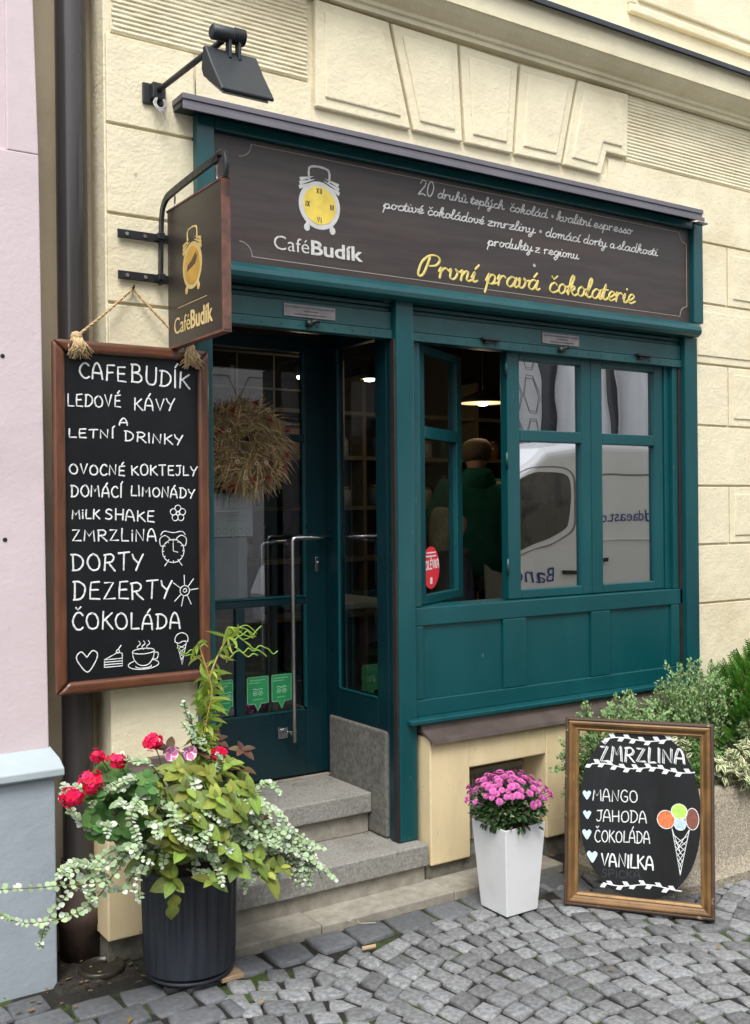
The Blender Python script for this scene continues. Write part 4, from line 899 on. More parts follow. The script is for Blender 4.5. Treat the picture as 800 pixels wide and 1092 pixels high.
arm = [(y_, z_) for (_x, y_, z_) in cr([(1.475, 3.660, 2.46), (1.475, 3.660, 2.60), (1.475, 3.657, 2.715), (1.477, 3.63, 2.765), (1.482, 3.56, 2.782), (1.492, 3.30, 2.797), (1.497, 3.19, 2.802)], 6)]
ol, il = [], []
for q in range(len(arm)):
    a_, c_ = Vector(arm[max(q - 1, 0)]), Vector(arm[min(q + 1, len(arm) - 1)]); d_ = (c_ - a_).normalized(); n_ = Vector((-d_.y, d_.x)) * .0125; p_ = Vector(arm[q]); ol.append(p_ + n_); il.append(p_ - n_)
for q in range(len(arm) - 1):
    xx0 = 1.470 + .02 * q / len(arm)
    prism(b, [tuple(ol[q]), tuple(ol[q + 1]), tuple(il[q + 1]), tuple(il[q])], lambda u, v, h: Vector((xx0 + h, u, v)), 0, .011)
fixn(b)
put('arm', b, m_iron, br)
b = B(); tube(b, cr([(1.497, 3.23, 2.795), (1.498, 3.185, 2.815), (1.50, 3.150, 2.80), (1.50, 3.140, 2.76), (1.50, 3.15, 2.725)], 5), [.012] * 15 + [.011] * 6, 6); put('arm_scroll', b, m_iron, br)
for z in (2.638, 2.487):
    b = B(); box(b, 1.322, 1.55, 3.682, 3.689, z - .016, z + .016); box(b, 1.462, 1.488, 3.64, 3.684, z - .012, z + .012); put('mounting_strap', b, m_iron, br, bev=.002)
    for x in (1.355, 1.425, 1.535): b = B(); tube(b, [(x, 3.683, z), (x, 3.676, z)], .007, 8); put('bolt', b, m_steel, br)
for y in (3.235, 3.60):
    e = tag(bpy.data.objects.new('sign_hook', None), 'small steel hook holding the %s end of the hanging sign' % ('street' if y < 3.4 else 'wall'), 'hook', None); bpy.data.objects.remove(e)
    b = B(); tube(b, cr([(1.515, y, 2.735), (1.515, y + .012, 2.752), (1.512, y + .004, 2.772), (1.505, y - .006, 2.785), (1.502, y + .004, 2.80)], 4), .0035, 6); put('hook', b, m_steel, hs_)

# ================================================================== FLOODLIGHT
fl_ = empty('wall_spotlight', (1.48, 3.69, 3.18), 'black arm spotlight with a wedge shaped head mounted above the sign board', 'spotlight')
b = B(); box(b, 1.425, 1.516, 3.688, 3.698, 3.135, 3.212); box(b, 1.452, 1.496, 3.655, 3.69, 3.15, 3.208); put('wall_plate', b, m_iron, fl_, bev=.003)
b = B(); tube(b, [(1.478, 3.665, 3.183), (1.480, 3.12, 3.160)], .0105, 10); put('arm', b, m_lampb, fl_)
b = B(); tube(b, [(1.43, 3.10, 3.172), (1.436, 3.10, 3.172), (1.545, 3.10, 3.176), (1.551, 3.10, 3.176)], [.018, .025, .025, .019], 20); 
for k in range(5): tube(b, [(1.512 + k * .008, 3.10, 3.175), (1.515 + k * .008, 3.10, 3.175)], .0275, 20)
put('swivel_joint', b, m_lampb, fl_)
b = B()
for x in (1.488, 1.522): box(b, x, x + .010, 3.085, 3.115, 3.095, 3.165)
put('yoke', b, m_lampb, fl_, bev=.002)
b = B(); A_ = [(3.125, 3.130), (3.108, 3.125), (3.06, 3.05), (2.985, 2.948), (2.992, 2.940), (3.125, 3.03), (3.14, 3.06)]
prism(b, A_, lambda u, v, h: Vector((1.412 + h, u, v)), 0, .188); put('lamp_head', fixn(b), m_lampb, fl_, bev=.006)
b = B(); prism(b, [(3.0, 2.942), (3.006, 2.938), (3.122, 3.022), (3.118, 3.027)], lambda u, v, h: Vector((1.425 + h, u, v)), 0, .16); put('lens', fixn(b), M('grey_lens', (.3, .3, .3), .15), fl_)
b = B()
for k in range(3): tube(b, cr([(1.478, 3.66, 3.17 - .002 * k), (1.463 - .005 * k, 3.655, 3.13), (1.478, 3.652, 3.112 - .006 * k), (1.496 + .004 * k, 3.655, 3.13), (1.485, 3.66, 3.165)], 5), .0022, 5)
tube(b, cr([(1.485, 3.665, 3.12), (1.50, 3.67, 3.10), (1.508, 3.68, 3.085)], 4), .002, 5)
put('cable', b, m_cwhite, fl_)

# ================================================================== MENU BOARD
mb = empty('menu_board', (1.36, 3.65, .98), 'large black menu chalkboard in a red brown wooden frame hanging from a rope', 'menu board')
BX0, BX1, BZ0, BZ1 = 1.064, 1.650, .984, 2.225
b = B(); box(b, BX0 + .02, BX1 - .02, 3.637, 3.652, BZ0 + .02, BZ1 - .02); bdp = put('chalk_panel', b, m_chalk, mb)
def framebar(name, A_, Bp, w, y0, y1, mat, par, bev=.014):
    (xa, za), (xb, zb) = A_, Bp; b = B(); dx, dz = xb - xa, zb - za
    if abs(dx) > abs(dz): s = 1 if w > 0 else -1; pts = [(xa, za), (xb, zb), (xb - abs(w), zb + w), (xa + abs(w), za + w)]
    else: pts = [(xa, za), (xb, zb), (xb + w, zb - abs(w)), (xa + w, za + abs(w))]
    prism(b, pts, lambda u, v, h: Vector((u, -h, v)), -y1, -y0); return put(name, fixn(b), mat, par, bev=bev, seg=4)
w = .043
framebar('frame_rail', (BX0, BZ1), (BX1, BZ1), -w, 3.618, 3.655, m_woodH, mb); framebar('frame_rail', (BX0, BZ0), (BX1, BZ0), w, 3.618, 3.655, m_woodH, mb)
framebar('frame_stile', (BX0, BZ0), (BX0, BZ1), w, 3.618, 3.655, m_wood, mb); framebar('frame_stile', (BX1, BZ0), (BX1, BZ1), -w, 3.618, 3.655, m_wood, mb)
fm = wall_frame(3.6365)
b = B()
for t_, a, z0_, c, z1_, h_ in [("CAFE", 1.161, 2.095, 1.330, 2.090, .056), ("BUDÍK", 1.351, 2.092, 1.575, 2.076, .062), ("LEDOVÉ", 1.118, 1.993, 1.309, 1.998, .043), ("KÁVY", 1.360, 1.990, 1.515, 1.993, .043), ("A", 1.304, 1.932, 1.336, 1.933, .027), ("LETNÍ", 1.121, 1.883, 1.281, 1.886, .031), ("DRINKY", 1.323, 1.878, 1.547, 1.866, .037),
    ("OVOCNÉ", 1.122, 1.755, 1.322, 1.752, .037), ("KOKTEJLY", 1.347, 1.754, 1.602, 1.753, .037), ("DOMÁCÍ", 1.126, 1.676, 1.310, 1.674, .039), ("LIMONÁDY", 1.345, 1.680, 1.591, 1.668, .036), ("MiLK", 1.129, 1.598, 1.227, 1.597, .033), ("SHAKE", 1.249, 1.595, 1.431, 1.581, .040),
    ("ZMRZLiNA", 1.128, 1.520, 1.440, 1.512, .042), ("DORTY", 1.127, 1.418, 1.386, 1.408, .060), ("DEZERTY", 1.130, 1.314, 1.495, 1.299, .065), ("ČOKOLÁDA", 1.127, 1.210, 1.531, 1.184, .058)]:
    b = B(); caps(b, t_, a, z0_, c, z1_, h_, fm, .0066 if h_ > .05 else .0056, seed=2); put('chalk_word', b, m_white, bdp)
b = B(); wl = .0034
def rb2(pts, w=wl, sm=False, n=5): ribbon(b, cr(pts, n) if sm else pts, w, fm, .001)
for k in range(5): a = k * 72 + 90; rb2(arc(1.525 + .019 * math.cos(math.radians(a)), 1.613 + .019 * math.sin(math.radians(a)), .012, .012, 0, 360, 12))
rb2(ell(1.525, 1.613, .006, .006))
put('chalk_drawing', b, m_white, bdp); b = B(); cx_, cz_, r = 1.505, 1.474, .043; rb2(ell(cx_, cz_, r, r)); rb2([(cx_, cz_ + .03), (cx_, cz_), (cx_ + .018, cz_ - .005)])
for k in range(12): a = math.radians(30 * k); rb2([(cx_ + math.cos(a) * r * .84, cz_ + math.sin(a) * r * .84), (cx_ + math.cos(a) * r * .97, cz_ + math.sin(a) * r * .97)])
for s in (-1, 1):
    rb2([(cx_ + s * .012, cz_ + .045), (cx_ + s * .045, cz_ + .018), (cx_ + s * .052, cz_ + .045), (cx_ + s * .032, cz_ + .058), (cx_ + s * .012, cz_ + .045)], sm=True); rb2([(cx_ + s * .022, cz_ - .038), (cx_ + s * .034, cz_ - .054)])
rb2([(cx_ - .048, cz_ + .06), (cx_ - .035, cz_ + .074), (cx_, cz_ + .068), (cx_ + .035, cz_ + .072), (cx_ + .048, cz_ + .06)], sm=True)
put('chalk_drawing', b, m_white, bdp); b = B(); cx_, cz_ = 1.549, 1.325; rb2(ell(cx_, cz_, .019, .019)); rb2([(cx_ - .006, cz_ + .004), (cx_ + .004, cz_ + .008), (cx_ + .007, cz_ - .002), (cx_ - .002, cz_ - .006), (cx_ - .007, cz_)], sm=True)
for a in (92, 48, 5, -62, -105, -140, 148): a = math.radians(a); rb2([(cx_ + math.cos(a) * .022, cz_ + math.sin(a) * .022), (cx_ + math.cos(a) * .053, cz_ + math.sin(a) * .058)])
put('chalk_drawing', b, m_white, bdp); b = B(); hx, hz = 1.177, 1.108; rb2([(hx, hz), (hx - .02, hz + .021), (hx - .037, hz + .005), (hx - .028, hz - .02), (hx + .002, hz - .052), (hx + .03, hz - .018), (hx + .038, hz + .01), (hx + .02, hz + .022), (hx, hz)], .0042, sm=True)
put('chalk_drawing', b, m_white, bdp); b = B(); x0, z0 = 1.240, 1.067
rb2([(x0, z0), (x0, z0 + .027), (x0 + .066, z0 + .027), (x0 + .066, z0), (x0, z0)]); rb2([(x0, z0 + .009), (x0 + .066, z0 + .009)]); rb2([(x0, z0 + .018), (x0 + .066, z0 + .018)]); rb2([(x0, z0 + .027), (x0 + .05, z0 + .05), (x0 + .066, z0 + .045), (x0 + .066, z0 + .027)]); rb2(ell(x0 + .05, z0 + .053, .006, .006)); rb2([(x0 + .05, z0 + .059), (x0 + .062, z0 + .074)])
put('chalk_drawing', b, m_white, bdp); b = B(); cx_, cz_ = 1.386, 1.085
rb2(ell(cx_, cz_ + .028, .042, .010)); rb2([(cx_ - .042, cz_ + .028), (cx_ - .036, cz_), (cx_ - .014, cz_ - .022), (cx_ + .016, cz_ - .022), (cx_ + .036, cz_), (cx_ + .042, cz_ + .028)], sm=True)
rb2([(cx_ + .042, cz_ + .02), (cx_ + .056, cz_ + .018), (cx_ + .052, cz_ - .002), (cx_ + .036, cz_ - .004)], sm=True); rb2(arc(cx_, cz_ - .02, .058, .018, 130, 410, 20)); rb2(arc(cx_, cz_ - .026, .03, .008, 170, 370, 10))
for q in (-.018, 0, .018): rb2([(cx_ + q, cz_ + .034), (cx_ + q - .006, cz_ + .045), (cx_ + q + .006, cz_ + .055), (cx_ + q, cz_ + .066)], sm=True, w=.003)
put('chalk_drawing', b, m_white, bdp); b = B(); cx_, cz_ = 1.534, 1.145; rb2(arc(cx_, cz_, .026, .024, -20, 200, 14)); rb2([(cx_ - .027, cz_ - .008), (cx_ - .01, cz_ - .014), (cx_ + .005, cz_ - .008), (cx_ + .026, cz_ - .010)], sm=True)
rb2([(cx_ - .018, cz_ - .013), (cx_ + .001, cz_ - .094), (cx_ + .019, cz_ - .013)])
for k in range(4): f = k / 5; rb2([(cx_ - .017 * (1 - f), cz_ - .02 - .07 * f), (cx_ + .017 * (.75 - f), cz_ - .035 - .07 * f)], w=.0022); rb2([(cx_ + .017 * (1 - f), cz_ - .02 - .07 * f), (cx_ - .017 * (.75 - f), cz_ - .035 - .07 * f)], w=.0022)
put('chalk_drawing', b, m_white, bdp)
rp = empty('hanging_rope', (1.377, 3.68, 2.44), 'jute rope with frayed knots holding the menu chalkboard on a wall hook', 'rope')
b = B()
def twist(p, q, sag=.0):
    p, q = Vector(p), Vector(q); d = (q - p).normalized(); a = d.cross(Vector((0, 1, 0))).normalized(); c = d.cross(a); n = 60
    for ph in (0, 2.09, 4.18):
        pts = []
        for i in range(n + 1):
            t = i / n; an = ph + t * (q - p).length / .012 * 1.2; pts.append(p + (q - p) * t + (a * math.cos(an) + c * math.sin(an)) * .0028 + Vector((0, 0, -sag * math.sin(PI * t))))
        tube(b, pts, .0030, 5)
kL, kR = Vector((1.150, 3.632, 2.238)), Vector((1.575, 3.632, 2.232))
twist(kL, (1.377, 3.685, 2.440), .004); twist((1.377, 3.685, 2.440), kR, .004)
put('rope', b, m_rope, rp)
for kk in (kL, kR):
    b = B(); lathe(b, [(0, -.020), (.016, -.014), (.022, 0), (.016, .014), (0, .020)], kk, 12)
    for i in range(60):
        p = kk + Vector((rw.uniform(-.016, .016), rw.uniform(-.018, .0), -.005)); tube(b, [p, p + Vector((rw.uniform(-.02, .026), -.012, -.028)), p + Vector((rw.uniform(-.035, .048), rw.uniform(-.018, 0), rw.uniform(-.08, -.05)))], [.0036, .0030, .0020], 4)
    put('frayed_knot', b, m_rope, rp)
b = B(); tube(b, [(1.377, 3.70, 2.442), (1.377, 3.672, 2.442), (1.377, 3.668, 2.452)], .004, 6); put('wall_hook', b, m_iron, rp)

# ================================================================== DOWNPIPE, DRAIN, NEIGHBOUR
dp = empty('downpipe', (1.187, 3.80, 0), 'brown glossy downpipe in the corner between the pink and the cream building', 'downpipe')
b = B(); tube(b, [(1.187 , 3.785, z) for z in (.27, 1, 2, 3, 4, 6.2)], .0555, 28, cap=False); put('pipe', b, m_pipe, dp)
b = B(); lathe(b, [(.056, .36), (.062, .36), (.064, .33), (.064, .20), (.078, .19), (.080, .13), (.074, .12), (.07, .0), (.0, .0)], (1.187, 3.785, 0), 26); put('iron_sleeve', b, M('rusty_cast_iron', (.055, .035, .026), .7, .4, 14, bump=.001, bs=50), dp)
for z in (.62,): b = B(); lathe(b, [(.0565, z), (.061, z + .003), (.061, z + .025), (.0565, z + .028)], (1.187, 3.785, 0), 26); put('pipe_clamp', b, m_iron, dp)
b = B(); lathe(b, [(0, .004), (.06, .004), (.070, .008), (.073, .016), (.078, .017), (.081, .013), (.083, -.01), (.0, -.012)], (1.215, 3.625, 0), 30)
tag(put('drain_bowl', b, M('wet_dark_iron', (.03, .026, .02), .3, .3, 20)), 'dark round iron drain bowl on the ground under the downpipe', 'drain')
b = B(); m_deb = M('dark_damp_soil', (.022, .018, .013), .95, .5, 30, bump=.01, bs=50)
n = 24
vg = [[b.verts.new((1.03 + i * .0165, 3.52 + j * .03, (-.02 if (i in (0, 19) or j in (0, 13)) else -.004 + rw.uniform(0, .009)))) for i in range(20)] for j in range(14)]
for j in range(13):
    for i in range(19): b.faces.new((vg[j][i], vg[j][i + 1], vg[j + 1][i + 1], vg[j + 1][i])).smooth = True
put('damp_soil', b, m_deb, kind='structure')
lf = B()
for k in range(90):
    p = Vector((rw.uniform(.5, 1.7), rw.uniform(3.36, 3.72), .006)); a = rw.uniform(0, 6.3); s = rw.uniform(.004, .015)
    vsx = [lf.verts.new(p + Vector((math.cos(a + q) * s, math.sin(a + q) * s * .6, rw.uniform(0, .006)))) for q in (0, 1.6, 3.1, 4.7)]; lf.faces.new(vsx)
tag(put('leaf_litter', lf, M('dry_leaf_litter', (.16, .11, .05), .9, .5, 30)), 'scattered dry leaf litter on the damp ground near the downpipe', 'leaf litter', kind='stuff')
pk = empty('pink_building', (1.04, 3.66, 0), 'pale pink neighbouring building with a blue grey plinth at the left edge', 'building')
b = B()
def quad_prism(b, x_top, x_bot, z0, z1, y0, y1, xl=-9):
    P = [(xl, y0, z0), (x_bot, y0, z0), (x_bot, y1, z0), (xl, y1, z0), (xl, y0, z1), (x_top, y0, z1), (x_top, y1, z1), (xl, y1, z1)]; v = [b.verts.new(p) for p in P]
    for f in ((3, 2, 1, 0), (4, 5, 6, 7), (0, 1, 5, 4), (1, 2, 6, 5), (2, 3, 7, 6), (3, 0, 4, 7)): b.faces.new([v[i] for i in f])
quad_prism(b, 1.018, 1.047, .78, 3.4, 3.672, 4.4); quad_prism(b, 1.0, 1.018, 3.4, 6.4, 3.672, 4.4)
quad_prism(b, 1.032, 1.0465, .785, 2.86, 3.655, 3.68)
quad_prism(b, 1.018, 1.0318, 2.861, 3.4, 3.655, 3.68, xl=.925)
put('wall', fixn(b), m_pink, pk, bev=.004)
b = B(); quad_prism(b, 1.050, 1.052, -.02, .712, 3.60, 4.3); put('plinth', fixn(b), m_blue, pk, bev=.005)
b = B(); A_ = [(3.585, .713), (3.572, .722), (3.572, .745), (3.60, .775), (3.66, .806), (3.72, .806), (3.72, .713)]
pa = [b.verts.new((-9, y, z)) for y, z in A_]; pb_ = [b.verts.new((1.075 if y < 3.6 else (1.068 if y < 3.62 else 1.052), y, z)) for y, z in A_]
for i in range(len(A_)): b.faces.new((pa[i], pa[(i + 1) % len(A_)], pb_[(i + 1) % len(A_)], pb_[i]))
b.faces.new(pa); b.faces.new(pb_[::-1]); put('plinth_ledge', fixn(b), m_blue2, pk, bev=.003)
b = B()
for x, z in ((.903, 2.155), (.905, 1.53), (.872, 1.45)): tube(b, [(x, 3.6545, z), (x, 3.652, z)], [.008, .006], 8)
put('wall_hole', b, m_iron, pk)
# ================================================================== PLANTS
def leafmat(name, col, edge=None, et=.55, mid=None, attr=.3, hue=.02, rough=.55, trans=.22):
    m = bpy.data.materials.new(name); m.use_nodes = True; t = m.node_tree; N = t.nodes; L = t.links
    b = N['Principled BSDF']; b.inputs['Roughness'].default_value = rough; b.inputs['Specular IOR Level'].default_value = .35
    uv = N.new('ShaderNodeUVMap'); sp = N.new('ShaderNodeSeparateXYZ'); L.new(uv.outputs[0], sp.inputs[0])
    ab = N.new('ShaderNodeMath'); ab.operation = 'SUBTRACT'; ab.inputs[1].default_value = .5; L.new(sp.outputs[0], ab.inputs[0])
    a2 = N.new('ShaderNodeMath'); a2.operation = 'ABSOLUTE'; L.new(ab.outputs[0], a2.inputs[0])
    a3 = N.new('ShaderNodeMath'); a3.operation = 'MULTIPLY'; a3.inputs[1].default_value = 2; L.new(a2.outputs[0], a3.inputs[0])
    cur = None
    def mixc(fac, A_, B_):
        x = N.new('ShaderNodeMix'); x.data_type = 'RGBA'; L.new(fac, x.inputs['Factor'])
        for s, v in (('A', A_), ('B', B_)):
            if isinstance(v, tuple): x.inputs[s].default_value = (*v, 1)
            else: L.new(v, x.inputs[s])
        return x.outputs['Result']
    tc = N.new('ShaderNodeTexCoord'); nz = N.new('ShaderNodeTexNoise'); nz.inputs['Scale'].default_value = 60; L.new(tc.outputs['Object'], nz.inputs['Vector'])
    cur = mixc(nz.outputs['Fac'], tuple(c * .75 for c in col), tuple(min(1, c * 1.25) for c in col))
    if edge:
        ad = N.new('ShaderNodeMath'); ad.operation = 'ADD'; n2 = N.new('ShaderNodeMath'); n2.operation = 'MULTIPLY_ADD'; n2.inputs[1].default_value = .7; n2.inputs[2].default_value = -.35
        L.new(nz.outputs['Fac'], n2.inputs[0]); L.new(a3.outputs[0], ad.inputs[0]); L.new(n2.outputs[0], ad.inputs[1])
        r = N.new('ShaderNodeMapRange'); r.inputs['From Min'].default_value = et; r.inputs['From Max'].default_value = et + .12; L.new(ad.outputs[0], r.inputs['Value'])
        cur = mixc(r.outputs[0], cur, edge)
    if mid:
        r = N.new('ShaderNodeMapRange'); r.inputs['From Min'].default_value = .10; r.inputs['From Max'].default_value = .0; L.new(a3.outputs[0], r.inputs['Value'])
        cur = mixc(r.outputs[0], cur, mid)
        w = N.new('ShaderNodeMath'); w.operation = 'MULTIPLY_ADD'; w.inputs[1].default_value = -.55; L.new(a3.outputs[0], w.inputs[0]); L.new(sp.outputs[1], w.inputs[2])
        w2 = N.new('ShaderNodeMath'); w2.operation = 'MULTIPLY'; w2.inputs[1].default_value = 7; L.new(w.outputs[0], w2.inputs[0]); w3 = N.new('ShaderNodeMath'); w3.operation = 'FRACT'; L.new(w2.outputs[0], w3.inputs[0])
        r = N.new('ShaderNodeMapRange'); r.inputs['From Min'].default_value = .16; r.inputs['From Max'].default_value = .0; r.inputs['To Max'].default_value = .6; L.new(w3.outputs[0], r.inputs['Value'])
        cur = mixc(r.outputs[0], cur, mid)
    at = N.new('ShaderNodeAttribute'); at.attribute_name = 'rnd'; h = N.new('ShaderNodeHueSaturation'); L.new(cur, h.inputs['Color'])
    mr = N.new('ShaderNodeMapRange'); mr.inputs['To Min'].default_value = 1 - attr; mr.inputs['To Max'].default_value = 1 + attr; L.new(at.outputs['Fac'], mr.inputs['Value']); L.new(mr.outputs[0], h.inputs['Value'])
    ml = N.new('ShaderNodeMath'); ml.operation = 'MULTIPLY'; ml.inputs[1].default_value = 7.31; f = N.new('ShaderNodeMath'); f.operation = 'FRACT'; m2 = N.new('ShaderNodeMapRange'); m2.inputs['To Min'].default_value = .5 - hue; m2.inputs['To Max'].default_value = .5 + hue
    L.new(at.outputs['Fac'], ml.inputs[0]); L.new(ml.outputs[0], f.inputs[0]); L.new(f.outputs[0], m2.inputs['Value']); L.new(m2.outputs[0], h.inputs['Hue'])
    L.new(h.outputs[0], b.inputs['Base Color'])
    tr = N.new('ShaderNodeBsdfTranslucent'); L.new(h.outputs[0], tr.inputs[0]); mx = N.new('ShaderNodeMixShader'); mx.inputs[0].default_value = trans
    out = N['Material Output']; L.new(b.outputs[0], mx.inputs[1]); L.new(tr.outputs[0], mx.inputs[2]); L.new(mx.outputs[0], out.inputs[0]); return m
PR = {'broad': [.12, .78, 1, .9, .58, 0], 'ovate': [0, .62, .98, .86, .45, 0], 'round': [.1, .8, 1, .98, .72, .15], 'lance': [.1, .6, .95, .9, .5, 0], 'petal': [.25, .6, .9, 1, .85, .3], 'lobed': [.2, .95, .8, 1, .7, .2], 'strap': [.7, 1, 1, 1, .8, .1]}
class Leaves:
    def __init__(s): s.v = []; s.f = []; s.r = []; s.uv = []
    def leaf(s, p, d, nrm, L_, wd, shape='ovate', fold=.25, curl=.3, tw=0, rnd=None, R_=random, jag=0):
        d = Vector(d).normalized(); side = d.cross(Vector(nrm))
        if side.length < 1e-3: side = d.cross(Vector((1, .3, .2)))
        side.normalize(); up = side.cross(d).normalized(); pr = PR[shape]; n = len(pr) - 1; b0 = len(s.v); rnd = R_.random() if rnd is None else rnd
        p = Vector(p)
        for i, w in enumerate(pr):
            t = i / n; c = p + d * L_ * t - up * curl * L_ * t * t; hw = wd * .5 * w; ang = tw * t; sd = side * math.cos(ang) + up * math.sin(ang)
            jg = 1 + jag * (1 if i % 2 else -1)
            s.v += [tuple(c - sd * hw * jg + up * fold * hw), tuple(c), tuple(c + sd * hw * jg + up * fold * hw)]
        for i in range(n):
            a = b0 + i * 3
            for q, us in ((0, (0, .5)), (1, (.5, 1))):
                s.f.append((a + q, a + q + 1, a + q + 4, a + q + 3)); s.r.append(rnd); s.uv += [(us[0], i / n), (us[1], i / n), (us[1], (i + 1) / n), (us[0], (i + 1) / n)]
    def stem(s, pts, r, n=5, rnd=.3):
        bm = B(); tube(bm, pts, r, n); b0 = len(s.v); bm.verts.index_update()
        s.v += [tuple(v.co) for v in bm.verts]
        for f in bm.faces: s.f.append(tuple(b0 + v.index for v in f.verts)); s.r.append(rnd); s.uv += [(.5, .5)] * len(f.verts)
        bm.free()
    def build(s, name, mat, parent=None, **k):
        me = bpy.data.meshes.new(name); me.from_pydata(s.v, [], s.f); me.polygons.foreach_set('use_smooth', [True] * len(s.f))
        a = me.attributes.new('rnd', 'FLOAT', 'FACE'); a.data.foreach_set('value', s.r)
        ul = me.uv_layers.new(name='UVMap'); ul.data.foreach_set('uv', [c for u in s.uv for c in u])
        return nobj(name, me, mat, parent, **k)
m_silv = leafmat('silver_green_leaf', (.30, .41, .23), attr=.35, hue=.012, rough=.75, trans=.15)
m_silv2 = leafmat('whitish_young_leaf', (.50, .56, .46), attr=.15, hue=.01, rough=.8, trans=.15)
m_cole = leafmat('yellow_green_veined_leaf', (.16, .215, .030), mid=(.27, .27, .08), attr=.6, hue=.035, trans=.2)
m_maroon = leafmat('maroon_leaf', (.09, .05, .03), mid=(.14, .04, .03), attr=.4, hue=.04)
m_ger = leafmat('geranium_leaf', (.06, .15, .03), attr=.35, hue=.02, rough=.65)
m_red = leafmat('crimson_petal', (.74, .012, .085), attr=.35, hue=.012, trans=.3); m_pinkp = leafmat('pale_pink_petal', (.62, .16, .36), edge=(.80, .72, .78), et=.55, attr=.1)
m_will = leafmat('lime_willow_leaf', (.30, .42, .07), attr=.35, hue=.03, trans=.35)
m_stem = M('green_brown_stem', (.14, .12, .05), .7, .3, 20); m_wst = M('ochre_willow_stem', (.40, .27, .08), .6, .2, 20)
RP = random.Random(21)
U3 = lambda: Vector((RP.uniform(-1, 1), RP.uniform(-1, 1), RP.uniform(-1, 1)))

PC = Vector((1.455, 3.404, 0))
fp = empty('flower_planter', (PC.x, PC.y, 0), 'dark fluted round planter overflowing with red geraniums, silver trailing foliage and a curly twig', 'planter')
b = B(); n = 96; rings = []
for z, r in ((.045, .150), (.05, .157), (.12, .160), (.25, .163), (.372, .166), (.38, .168), (.40, .168), (.402, .160), (.36, .155)):
    rings.append([b.verts.new((PC.x + math.cos(2 * PI * j / n) * (r - (.0085 if (j % 4 in (0, 1)) and .05 < z < .375 else 0)), PC.y + math.sin(2 * PI * j / n) * (r - (.0085 if (j % 4 in (0, 1)) and .05 < z < .375 else 0)), z)) for j in range(n)])
for i in range(len(rings) - 1):
    for j in range(n): b.faces.new((rings[i][j], rings[i][(j + 1) % n], rings[i + 1][(j + 1) % n], rings[i + 1][j])).smooth = True
b.faces.new(rings[0][::-1]); put('pot', b, m_pot, fp, sharp=30, smooth=True)
b = B(); lathe(b, [(0, .036), (.145, .036), (.15, .026), (.13, .018), (0, .018)], (PC.x, PC.y, 0), 40); put('saucer', b, m_pot, fp)
b = B(); lathe(b, [(0, .362), (.157, .36)], (PC.x, PC.y, 0), 30); put('soil', b, m_soil2, fp)
b = B(); box(b, 1.515, 1.60, 3.27, 3.35, .004, .020, rot=None); tag(put('wooden_wedge', b, M('weathered_wood_block', (.28, .20, .12), .8, .3, 20, stretch=(1, 5, 1)), bev=.002), 'small pale wooden block wedged under the right side of the dark planter', 'wooden block')
b = B(); box(b, 1.33, 1.42, 3.30, 3.34, .004, .019); tag(put('wooden_wedge', b, m_black, bev=.002), 'dark wooden block under the left side of the dark planter', 'wooden block')
# trailing silver stems: start near the pot rim, follow measured paths
S_ = Leaves(); S2 = Leaves(); ST = B()
def trail(pts, n_leaf, sz, droop=.0, tipwhite=.3):
    P_ = cr(pts, 8); tube(ST, P_, [.0022 * (1 - .6 * i / len(P_)) + .0006 for i in range(len(P_))], 5)
    tot = len(P_) - 1
    for k in range(n_leaf):
        t = (k + RP.random() * .5) / n_leaf; i = min(int(t * tot), tot - 1); p = P_[i].lerp(P_[i + 1], t * tot - i); d = (P_[i + 1] - P_[i]).normalized()
        for s in (-1, 1):
            side = d.cross(Vector((RP.uniform(-.5, .5), -.5, 1))).normalized() * s
            dd = side + d * RP.uniform(.1, .6) + Vector((0, -.2, .25)) + U3() * .25; z_ = sz * RP.uniform(.75, 1.15) * (1 - .4 * t)
            (S2 if RP.random() < tipwhite * (0.3 + t) else S_).leaf(p, dd, Vector((0, -.6, 1)) + U3() * .5, z_, z_ * .85, 'round', .12, .15, R_=RP)
    for s in range(4): S2.leaf(P_[-1], d + U3() * .6, Vector((0, -.4, 1)), sz * .5, sz * .35, 'round', R_=RP)
def V3(x, y, Y): return W(x, y, Y)
c0 = Vector((1.42, 3.38, .42))
